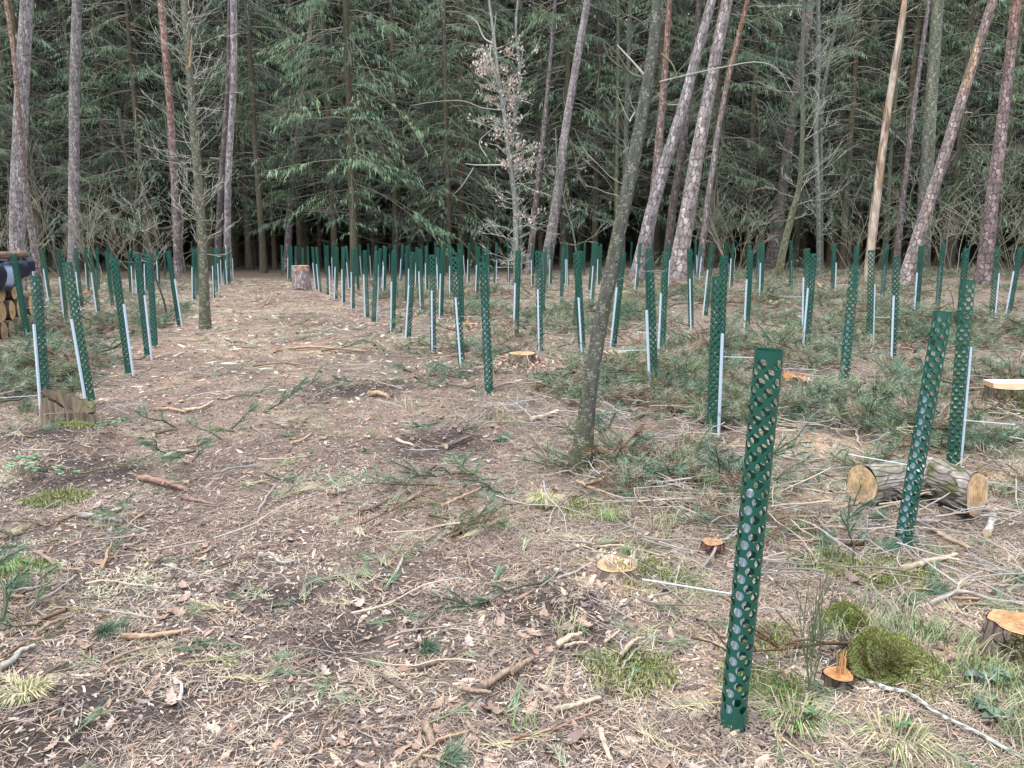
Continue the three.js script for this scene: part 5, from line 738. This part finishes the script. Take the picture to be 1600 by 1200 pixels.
  bd.setAttribute('color', new THREE.Float32BufferAttribute(c2, 3)); bd.computeVertexNormals(); add(t2, 'root_wood', bd, matWood); add(t2, 'moss', mossCover(63, (r) => { const i = Math.floor(r() * q.count), p = V(q.getX(i), q.getY(i), q.getZ(i)); return [p, p.clone().normalize()]; }, 9000, undefined, 0.007), matMoss);
}

// ------------------------------------------------------------------ logs
function log(name, label, a, b, r0, o = {}) {
  const base = V().addVectors(a, b).multiplyScalar(0.5); base.y = Math.min(a.y, b.y) - r0; const t = thing(name, label, 'log', base, o.group), A = a.clone().sub(base), B = b.clone().sub(base), ax = V().subVectors(B, A).normalize(), ph = a.x * 13 + a.y * 7;
  const rad = (f, q) => r0 * (1 + 0.05 * Math.sin(q * 3 + ph) + 0.03 * noise(q * 2 + ph, f * 4)), mb = new MB(), pts = []; for (let i = 0; i <= 10; i++) pts.push(A.clone().lerp(B, i / 10));
  sweep(mb, pts, rad, o.sides ?? 22, (f, q) => { let c = mul3(o.col ?? [0.38, 0.33, 0.31], 0.85 + 0.3 * noise(f * 8 + ph, q * 2)); if (o.moss) c = mix3(c, [0.18, 0.22, 0.06], o.moss(f, q, ph)); return c; }, { tile: 0.42, tileV: 1.7 });
  for (const [c, s, tilt] of [[A, -1, o.tiltA], [B, 1, o.tiltB]]) { const f = new MB(), n = ax.clone().multiplyScalar(s), pl = tilt ? n.clone().add(tilt).normalize() : null; if (pl) { const SD = (o.sides ?? 22) + 1; for (let j = 0; j < 11 * SD; j++) { const ring = Math.floor(j / SD), wgt = s < 0 ? 1 - ring / 10 : ring / 10, k = j * 3, P1 = V(mb.p[k], mb.p[k + 1], mb.p[k + 2]).sub(pts[ring]), m = -P1.dot(pl) / n.dot(pl) * wgt; mb.p[k] += n.x * m; mb.p[k + 1] += n.y * m; mb.p[k + 2] += n.z * m; } } face(f, c.clone().addScaledVector(n, 0.004), n, (q) => r0 * (o.faceK ?? 0.99) * (1 + 0.03 * Math.sin(q * 3)), 28, { col: o.face ?? W1, rough: 0.004, plane: pl }); add(t, 'cut_face', f.geo(), matCut); }
  add(t, 'bark', mb.geo(), o.mat ?? matLogBark);
  return t;
}
{
  const r0 = 0.108, gl = (px, py, z) => { const p = atDepth(px, py, z); return p; };
  const L = ground(1345, 790), Rr = ground(1531, 812), M1 = ground(1452, 770), M2 = ground(1448, 772);
  L.copy(atDepth(1347, 757, L.z)); Rr.copy(atDepth(1526, 772, Rr.z)); M1.copy(atDepth(1449, 742, M1.z)); M2.copy(atDepth(1452, 746, M2.z)); M1.x -= 0.01; M2.x += 0.01;
  const k1 = log('sawn_log', 'short grey barked sawn log left of the leaning guard', L, M1, r0, { col: [0.74, 0.69, 0.66], face: [0.74, 0.7, 0.63], moss: (f, q, ph) => 0.6 * sst(0.1, 0.5, noise(f * 5, q * 1.5 + ph)), tiltA: V(-0.25, 0.05, 0.1) });
  log('sawn_log', 'short mossy sawn log right of the leaning guard, cut end facing right', M2, Rr, 0.116, { col: [0.62, 0.57, 0.52], face: [0.76, 0.69, 0.6], moss: (f, q, ph) => 0.9 * sst(0.0, 0.4, noise(f * 4 + 3, q * 1.5 + ph)), tiltB: V(0.55, 0.08, -0.12) });
  // log stack at the left edge, ends towards the clearing
  const n = V(0.95, 0, -0.3).normalize(), u = V(-0.3, 0, -0.95).normalize(), o0 = V(-7.38, 0, -11.1), floorY = height(o0.x, o0.z) - 0.05, r = rng(321), names = ['bottom', 'second', 'third', 'fourth'], cols = ['nearest', 'second', 'third', 'fourth', 'fifth', 'sixth'];
  let y = floorY; const P = (k, row) => o0.clone().addScaledVector(u, k * 0.31 + (row % 2 ? 0.155 : 0));
  for (let row = 0; row < 4; row++) for (let k = -1; k < 5; k++) {
    const rr = 0.14 + 0.02 * r(), c = P(k, row); c.y = floorY + 0.16 + row * 0.285 + (r() - 0.5) * 0.02; const e = c.clone().addScaledVector(n, (r() - 0.5) * 0.14), s = c.clone().addScaledVector(n, -2.2);
    log('stacked_log', `log in the stack, ${k < 0 ? 'partly cut off by the frame' : cols[k] + ' column'}, ${names[row]} layer from the ground`, s, e, rr, { col: r() < 0.4 ? [0.36, 0.2, 0.12] : [0.32, 0.26, 0.23], face: mul3([0.9, 0.8, 0.66], 0.8 + 0.25 * r()), sides: 18, group: 'logs in the stack at the clearing edge' });
  }
  const topY = floorY + 0.16 + 3 * 0.285 + 0.155, mb = new MB(), nu = 26, nv = 30;
  const sheet = (i, j) => { const k = -0.45 + i / nu * 1.75, f = j / nv, w = 0.018 * Math.sin(k * 17 + f * 5) + 0.02 * noise(k * 6, f * 7); const drop = lerp(0.42, 0.22, sst(0.1, 1.1, k)) + 0.06 * noise(k * 3, 2), over = 1.2, s = f * (over + drop); let p;
    if (s < over) p = o0.clone().addScaledVector(u, k).addScaledVector(n, -over + s + 0.03).setY(topY + 0.015 + w); else p = o0.clone().addScaledVector(u, k).addScaledVector(n, 0.105 + 0.04 * Math.sin((s - over) * 9) + w * 1.6).setY(topY + 0.01 - (s - over)); return p; };
  const q = []; for (let i = 0; i <= nu; i++) for (let j = 0; j <= nv; j++) { const f = j / nv, k = -0.45 + i / nu * 1.75, pale = sst(0.06, 0.02, Math.abs(k - 0.02) - 0.13) * sst(0.78, 0.8, f) * sst(0.97, 0.94, f); q.push(mb.vert(sheet(i, j), UP, mix3([0.010, 0.015, 0.033], [0.30, 0.37, 0.52], pale), 0, 0)); }
  for (let i = 0; i < nu; i++) for (let j = 0; j < nv; j++) { const a = i * (nv + 1) + j, b = a + nv + 1; mb.i.push(a, a + 1, b, b, a + 1, b + 1); }
  const g = mb.geo(); g.computeVertexNormals(); tag(add(scene, 'tarpaulin', g, std({ roughness: 0.38, side: THREE.DoubleSide })), 'dark navy tarpaulin with a pale blue patch draped over the log stack', 'tarpaulin');
  const a = o0.clone().addScaledVector(u, -0.4).addScaledVector(n, 0.02).setY(topY + 0.085), b = o0.clone().addScaledVector(u, 1.25).addScaledVector(n, 0.05).setY(topY + 0.075);
  log('weight_log', 'peeled pale log lying on top of the tarpaulin', a, b, 0.055, { col: [0.62, 0.42, 0.3], mat: matSpruceBark, face: [1, 0.85, 0.65] });
  const pc = (px, py, dx, dz, rr, label) => { const p = ground(px, py); p.y += rr * 0.8; log('cut_piece', label, p, p.clone().add(V(dx, 0.02, dz)), rr, { col: [0.45, 0.27, 0.16], face: [1, 0.8, 0.5], sides: 12 }); };
  pc(728, 462, 0.25, -0.2, 0.075, 'short cut log piece with yellow end among the rear guards'); pc(740, 456, 0.3, -0.1, 0.07, 'pinkish cut log piece lying behind the yellow ended piece'); pc(768, 458, 0.25, -0.35, 0.06, 'orange bark covered branch piece right of the cut pieces');
}

// ------------------------------------------------------------------ sticks that can be picked out one by one
{
  const C = { o: [0.50, 0.33, 0.21], p: [0.58, 0.46, 0.33], g: [0.42, 0.38, 0.34], d: [0.17, 0.125, 0.10], b: [0.33, 0.235, 0.17], w: [0.55, 0.54, 0.49], r: [0.34, 0.2, 0.15] }, word = { o: 'orange brown', p: 'pale tan', g: 'grey', d: 'dark', b: 'brown', w: 'whitish', r: 'reddish' };
  const LM = [['the rotten stump', 115, 650], ['the black soil patch', 520, 1005], ['the leaning tree foot', 905, 735], ['the tallest guard', 1143, 1140], ['the pale splintered stump', 962, 895], ['the guard with the glowing stake', 764, 600], ['the sawn logs', 1440, 770], ['the mossy rotten stump', 1385, 1000], ['the leafy left bank', 50, 740], ['the dark soil in the lower corner', 60, 1150], ['the reddish crumbs on the path', 560, 610], ['the fresh stump with moss', 1570, 640], ['the small splinter stump', 1310, 1070], ['the orange split stump', 1238, 600]];
  const S = 'o 240 644 265 643 290 648 5|p 287 645 310 643 333 632 5|b 290 703 315 699 338 693 4|d 240 684 260 678 278 674 5|r 218 752 250 760 290 771 9|r 285 783 310 788 336 794 5|g 125 812 155 814 190 824 8|o 160 892 174 858 196 830 226 808 4|b 55 868 72 884 98 894 128 898 5|d 225 896 252 882 282 868 4|d 330 894 365 884 402 872 3.5|p 250 722 272 716 296 709 5|o 576 621 590 620 606 625 8|o 455 697 472 692 487 682 4|d 697 703 715 697 736 687 7|d 512 778 530 776 550 770 4|o 690 796 722 786 756 766 5|d 558 808 580 800 606 786 5|g 404 877 425 878 440 886 462 882 6|g 618 902 628 888 630 868 4|d 722 766 742 763 768 764 5|p 620 692 630 699 646 701 5|g 402 806 415 785 431 760 3|o 195 1002 240 1002 297 991 8|b 165 1044 200 1034 236 1018 5|g 152 959 190 968 238 972 4|g 0 1053 22 1040 34 1026 56 1018 9|d 60 1068 85 1053 108 1042 6|r 350 1102 380 1093 402 1078 4|o 0 944 18 942 38 939 6|w 281 1101 285 1088 283 1074 5|b 55 998 85 986 112 972 6|d 650 1054 690 1040 732 1020 6|d 588 1058 620 1078 650 1098 5|d 650 991 680 962 722 934 4|o 640 1202 680 1170 732 1150 5|b 755 1082 775 1070 802 1054 11|b 664 1143 671 1157 676 1173 12|b 498 1172 520 1130 562 1094 3.5|d 490 1121 510 1113 532 1107 4|b 722 1084 745 1090 768 1090 7|b 798 1060 815 1050 832 1038 10|p 870 1022 890 1010 908 999 9|p 882 1022 900 1014 918 1011 5|p 866 1118 900 1110 938 1099 8|r 798 1162 870 1145 938 1116 5|p 938 1150 944 1172 954 1198 8|p 970 1032 988 1018 1006 1004 6|g 972 1050 992 1024 1026 992 3|p 830 660 850 655 872 647 6|o 918 763 940 756 967 745 5|o 902 757 922 768 946 775 5|g 1112 766 1130 768 1158 775 5|p 1108 768 1117 780 1119 800 4|o 1298 802 1322 797 1348 789 6|g 1428 820 1460 823 1494 826 6|o 1448 829 1478 848 1516 863 6|w 1541 842 1548 823 1553 803 10|p 1408 897 1450 887 1494 875 9|g 1345 852 1352 842 1372 832 4|b 1240 822 1282 830 1360 826 4|b 1200 808 1222 818 1300 814 6|g 1225 640 1290 652 1330 672 1345 700 4|g 1210 648 1275 646 1400 650 4|g 1180 700 1240 722 1330 716 3.5|g 1095 898 1130 855 1155 838 1165 815 4|d 870 876 960 869 1060 862 3.5|g 870 918 900 912 925 901 4|p 925 874 960 872 1040 884 4|b 1000 700 1040 715 1110 722 4|p 950 712 990 708 1030 704 4|o 1480 940 1530 942 1600 950 4|g 1455 950 1500 937 1560 946 1600 949 6|o 1360 905 1400 893 1450 900 3|p 1040 640 1075 630 1110 622 4|w 1590 675 1545 682 1500 680 6|o 430 552 480 547 570 552 4|b 395 575 440 570 480 574 3|o 1210 478 1222 473 1242 482 1256 489 5|p 1225 485 1245 496 1258 502 3|d 1204 476 1207 464 1214 450 6|o 1275 446 1290 455 1300 460 4|p 1112 480 1120 460 1095 440 2.5|b 770 610 790 606 840 597 3|g 40 955 90 930 120 905 4|b 730 870 735 890 742 905 3|p 945 1010 960 1000 968 992 4|p 905 845 918 860 930 842 3|g 1040 785 1075 792 1140 815 4|p 1105 755 1130 742 1150 752 5|o 700 560 740 556 790 565 3';
  const used = {}, r = rng(7070), DIRW = (dx, dy) => Math.abs(dx) > 1.4 * Math.abs(dy) ? (dx > 0 ? 'right of' : 'left of') : dy > 0 ? 'below' : 'beyond';
  for (const row of S.split('|')) {
    const f = row.split(' '), c = f[0], v = f.slice(1).map(Number), w = v.pop(), px = []; for (let i = 0; i < v.length; i += 2) px.push([v[i], v[i + 1]]);
    const pts = px.map(([x, y]) => ground(x, y)), L = pts[0].distanceTo(pts[pts.length - 1]), mid = px[Math.floor(px.length / 2)]; pts.forEach((p, i) => { p.y += 0.014 + 0.45 * w * pxSize(p) + (i === 1 && r() < 0.5 ? 0.02 * r() : 0); });
    const lm = LM.slice().sort((a, b) => Math.hypot(a[1] - mid[0], (a[2] - mid[1]) * 1.5) - Math.hypot(b[1] - mid[0], (b[2] - mid[1]) * 1.5))[0];
    let label = `${L < 0.16 ? 'short' : L > 0.5 ? 'long' : w > 7 ? 'thick' : 'thin'} ${word[c]} ${px.length > 3 ? 'curved ' : ''}stick ${DIRW(mid[0] - lm[1], mid[1] - lm[2])} ${lm[0]}`; const k = used[label] = (used[label] ?? 0) + 1; if (k > 1) label += `, ${['', '', 'second', 'third', 'fourth', 'fifth'][k]} such towards ${mid[0] > lm[1] ? 'the right' : 'the left'}`;
    const mb = new MB(), base = pts[0].clone(), R0 = 1.25 * w * pxSize(pts[0]) / 2, col = C[c], ph = r() * 9; const P = curve(pts.map((p) => p.clone().sub(base)), 16); P.forEach((p, i) => { if (i && i < 16) p.add(V((r() - 0.5) * L * 0.025, (r() - 0.3) * 0.004, (r() - 0.5) * L * 0.025)); });
    sweep(mb, P, (t, a) => R0 * (1.05 - 0.45 * t) * (1 + 0.14 * noise(t * 9 + ph, a)), 8, (t, a) => mul3(mix3(col, mul3(col, 0.55), sst(0, 0.5, noise(t * 12 + ph, a * 1.2))), 0.85 + 0.3 * noise(t * 40, a * 3)), { cap: mul3([0.62, 0.48, 0.32], 0.8 + 0.3 * r()) });
    const t = thing('stick', label, 'stick', base, 'fallen sticks on the forest floor'); add(t, 'wood', mb.geo(), matTwig);
    if (L > 0.3 && r() < 0.6) { const s = P[6 + Math.floor(r() * 6)], d = V().subVectors(P[16], P[0]).normalize(), e = s.clone().addScaledVector(d, L * 0.16).add(V(-d.z, 0.15, d.x).multiplyScalar(L * 0.14 * (r() < 0.5 ? 1 : -1))); e.y = Math.abs(e.y); const sb = new MB(); sweep(sb, [s, s.clone().lerp(e, 0.5).add(V(0, 0.005, 0)), e], (q) => R0 * 0.45 * (1 - 0.6 * q), 5, mul3(col, 0.9)); add(t, 'side_twig', sb.geo(), matTwig); }
  }
  const pole = (name, label, px, w, col, lift, tint) => { const pts = px.map(([x, y], i) => { const p = ground(x, y); p.y += lift[i]; return p; }), base = pts[0].clone(), mb = new MB(); sweep(mb, curve(pts.map((p) => p.sub(base)), 40), (t, a) => w * (1 - 0.3 * t) * (1 + 0.1 * noise(t * 30, a)), 10, (t, a) => tint ? tint(t, a) : mul3(col, 0.8 + 0.4 * noise(t * 30, a * 2)), { cap: [0.6, 0.46, 0.3] }); add(tag((() => { const t = new THREE.Group(); t.name = numbered(name); t.position.copy(base); scene.add(t); return t; })(), label, 'branch'), 'wood', mb.geo(), matTwig); };
  pole('lichen_branch', 'long whitish lichen covered branch on the ground, running into the lower right corner', [[1346, 1070], [1375, 1083], [1420, 1102], [1470, 1127], [1525, 1155], [1612, 1202]], 0.0085, W1, [0.012, 0.014, 0.02, 0.02, 0.02, 0.02], (t, a) => { const n = noise(t * 60, a * 1.6); return n > -0.05 ? mul3([0.55, 0.56, 0.5], 0.8 + 0.4 * n) : [0.13, 0.12, 0.09]; });
  pole('long_branch', 'long tan branch arching in front of the sawn logs', [[1364, 801], [1410, 795], [1452, 788], [1510, 798], [1592, 818]], 0.008, [0.45, 0.35, 0.25], [0.02, 0.04, 0.07, 0.05, 0.02]);
  { const a = ground(1140, 428), b = atDepth(1095, 342, a.z + 0.3), base = a.clone(), mb = new MB(); sweep(mb, curve([V(), b.clone().sub(base).multiplyScalar(0.5).add(V(0.05, 0.1, 0)), b.clone().sub(base)], 14), (t) => 0.05 * (1 - 0.5 * t), 8, (t, x) => mul3([0.42, 0.38, 0.32], 0.7 + 0.6 * noise(t * 14, x)), { cap: true }); add(thing('leaning_branch', 'pale dead branch leaning against the thickest pine', 'branch', base), 'wood', mb.geo(), matTwig); }
}

// ------------------------------------------------------------------ plants that stand alone
{
  const tuftGrass = (name, label, px, py, rad, h, n, cols, seed, cat) => { const p = ground(px, py), r = rng(seed), mb = new MB(); for (let i = 0; i < n; i++) { const a = r() * 6.283, q = rad * Math.sqrt(r()), b = a + (r() - 0.5), L = h * (0.6 + 0.8 * r()), s = V(Math.cos(a) * q * 0.5, 0, Math.sin(a) * q * 0.5), m = s.clone().add(V(Math.cos(b) * L * 0.4, L * 0.6, Math.sin(b) * L * 0.4)), e = s.clone().add(V(Math.cos(b) * L, L * 0.35 * (0.6 + r()), Math.sin(b) * L)), w = V(-Math.sin(b), 0, Math.cos(b)).multiplyScalar(0.0015), c = mul3(pickF(r, cols), 0.7 + 0.5 * r()); mb.quad(s.clone().sub(w), s.clone().add(w), m.clone().add(w), m.clone().sub(w), c); mb.tri(m.clone().sub(w), m.clone().add(w), e, c); } return add(thing(name, label, cat ?? 'grass', p), 'blades', mb.geo(), matFoliage); };
  const ST = [[0.5, 0.43, 0.26], [0.4, 0.36, 0.19], [0.56, 0.5, 0.34], [0.25, 0.29, 0.11]], GN = [[0.13, 0.24, 0.07], [0.2, 0.3, 0.1], [0.3, 0.33, 0.14]];
  tuftGrass('grass_tuft', 'straw coloured grass tuft in front of the leaning tree', 850, 790, 0.09, 0.085, 420, ST, 5); tuftGrass('grass_tuft', 'small green grass tuft below the leaning tree', 955, 815, 0.05, 0.07, 120, GN, 6);
  tuftGrass('grass_tuft', 'bright green grass tuft at the frame edge on the left bank', 15, 890, 0.1, 0.06, 200, GN, 7); tuftGrass('grass_tuft', 'thin grass tuft below the green broom', 1240, 1130, 0.13, 0.09, 110, [...ST, ...GN], 8); tuftGrass('grass_tuft', 'thin straw grass at the lower right beside dry leaves', 1400, 1165, 0.15, 0.09, 110, ST, 9);
  tuftGrass('grass_tuft', 'dry moss and straw tuft in the lower left corner', 40, 1095, 0.12, 0.05, 260, ST, 10);
  { // broom: upright green rods
    const p = ground(1268, 1105), r = rng(64), t = thing('broom_shrub', 'small broom bush of thin upright green stems beside the tallest guard', 'shrub', p);
    for (let k = 0; k < 7; k++) { const mb = new MB(), a = r() * 6.28, q = 0.015 * r(); grow(mb, V(Math.cos(a) * q, -0.01, Math.sin(a) * q), V(Math.cos(a) * 0.1 - 0.035, 1, Math.sin(a) * 0.1), 0.2 + 0.17 * r(), 0.002, 2, r, { wander: 0.16, lift: 0.08, fork: 3.4, spread: 0.36, col: [0.12, 0.145, 0.075], min: 0.0009 }); add(t, 'stem', mb.geo(), matFoliage); } }
  const leafy = (name, label, px, py, spread, h, n, size, col, seed) => { const p = ground(px, py), r = rng(seed), t = thing(name, label, 'plant', p, 'low bramble plants'); const st = new MB(); for (let i = 0; i < n; i++) { const a = r() * 6.28, q = spread * (0.3 + 0.7 * r()), top = V(Math.cos(a) * q, h * (0.5 + 0.7 * r()), Math.sin(a) * q * 0.6); sweep(st, curve([V(Math.cos(a) * q * 0.2, 0, Math.sin(a) * q * 0.2), top.clone().multiply(V(0.6, 0.9, 0.6)), top], 5), 0.0016, 4, [0.2, 0.14, 0.08]);
      for (let k = 0; k < 3; k++) { const mb = new MB(), b = a + (k - 1) * 1.1, d = V(Math.cos(b), -0.15, Math.sin(b)), s = V(-d.z, 0, d.x), L = size * (0.7 + 0.5 * r()), c = mul3(col, 0.75 + 0.5 * r()); const mid = [0, 0.35, 0.7, 1].map((f) => top.clone().addScaledVector(d, L * f).add(V(0, 0.006 * Math.sin(f * 3), 0))), W = [0.08, 0.36, 0.26, 0]; for (let i2 = 0; i2 < 3; i2++) for (const sd of [-1, 1]) { const A = mid[i2], B = mid[i2 + 1], A2 = A.clone().addScaledVector(s, sd * W[i2] * L).add(V(0, 0.006, 0)), B2 = B.clone().addScaledVector(s, sd * W[i2 + 1] * L).add(V(0, 0.006, 0)); sd > 0 ? mb.quad(A, B, B2, A2, c) : mb.quad(B, A, A2, B2, c); } add(t, 'leaf', mb.geo(), matFoliage); } } add(t, 'stem', st.geo(), matTwig); };
  leafy('bramble', 'green bramble leaves at the frame edge on the left bank', 35, 745, 0.12, 0.1, 9, 0.05, [0.14, 0.24, 0.13], 31); leafy('bramble', 'bramble sprig below the rotten stump', 112, 752, 0.06, 0.09, 4, 0.045, [0.17, 0.28, 0.16], 32); leafy('bramble', 'green bramble right of the rotten stump', 178, 700, 0.1, 0.13, 7, 0.055, [0.09, 0.17, 0.08], 33);
  leafy('bramble', 'dark bramble leaves between cut stump and lichen branch', 1560, 1120, 0.07, 0.04, 5, 0.05, [0.10, 0.155, 0.11], 34); leafy('bramble', 'bright green young leaves below the mossy stump', 1395, 1145, 0.05, 0.04, 3, 0.03, [0.12, 0.19, 0.08], 35); leafy('bramble', 'bluish bramble leaves behind the lichen branch', 1525, 1072, 0.07, 0.04, 4, 0.05, [0.11, 0.16, 0.125], 36); leafy('bramble', 'green leaves at the foot of the green broom', 1285, 1135, 0.04, 0.05, 3, 0.034, [0.1, 0.16, 0.07], 37);
  leafy('bramble', 'bramble shoot at the right above dry leaves', 1375, 655, 0.1, 0.05, 3, 0.05, [0.12, 0.2, 0.14], 38);
  // larger cut pine tops near the viewer
  const top = (label, px, py, s, seed, yaw) => { const p = ground(px, py), t = thing('pine_bough', label, 'bough', p, 'cut pine boughs lying in the clearing'), r = rng(seed), mb = new MB(), st = new MB(); for (let k = 0; k < 5; k++) { const a = yaw + (r() - 0.5) * 1.4, d = V(Math.cos(a), 0.25 + 0.35 * r(), Math.sin(a)).normalize(), e = d.clone().multiplyScalar(s * (0.5 + 0.6 * r())); sweep(st, [V(-Math.cos(yaw) * s * 0.6, 0.012, -Math.sin(yaw) * s * 0.6), V(0, 0.015, 0), e], 0.004, 4, [0.36, 0.27, 0.19]); tuft(mb, e, d, 46, 0.075, r, mul3([0.12, 0.2, 0.13], 0.85 + 0.4 * r()), 0.0026, 0.8); tuft(mb, e.clone().multiplyScalar(0.6), d, 26, 0.07, r, [0.11, 0.18, 0.12], 0.0026, 0.8); } add(t, 'stem', st.geo(), matTwig); add(t, 'needles', mb.geo(), matFoliage); };
  for (const [l, x, y, s, d, w] of [['blue green pine tuft left of the sawn logs', 1252, 768, 0.1, 1, -1.2], ['pine bough in front of the left sawn log', 1350, 812, 0.13, 2, 0.2], ['pine tuft hugging the foot of the guard before the logs', 1415, 858, 0.07, 3, -0.7], ['fluffy pine tuft beyond the mossy stump', 1398, 940, 0.09, 4, 0.6], ['pine tuft right of the one beyond the mossy stump', 1440, 925, 0.08, 5, 0.2], ['thick dark green pine bough at the right edge above the orange faced stump', 1565, 915, 0.15, 6, -0.3], ['pine boughs behind the right sawn log end', 1565, 800, 0.17, 7, 0.3], ['pine bough in the litter right of the tallest guard', 1260, 850, 0.13, 8, 0.2], ['pine bough on bare ground before the guard by the logs', 1370, 862, 0.08, 9, 0.3], ['small pine bough right of the leaning tree', 985, 700, 0.12, 10, -0.4], ['pine bough behind the leaning tree with twigs', 1045, 692, 0.13, 11, 0], ['lone green sprig on the path left of the leaning tree', 770, 690, 0.12, 12, 0.4], ['green pine sprig at the lower left frame edge', 10, 922, 0.13, 13, 0.1], ['pine sprig with pale needles below left bank', 150, 990, 0.1, 14, 0.3], ['pale pine sprig on the lower middle path', 680, 1190, 0.09, 15, 0.3], ['drying pine sprig right of the black soil', 660, 1010, 0.07, 16, 0.6], ['pine bough left of the rotten stump', 30, 640, 0.18, 17, 0.3], ['dark spruce bough between the two guards behind the rotten stump', 105, 612, 0.22, 18, 0.5]]) top(l, x, y, s, d, w);
}

renderer.render(scene, camera);
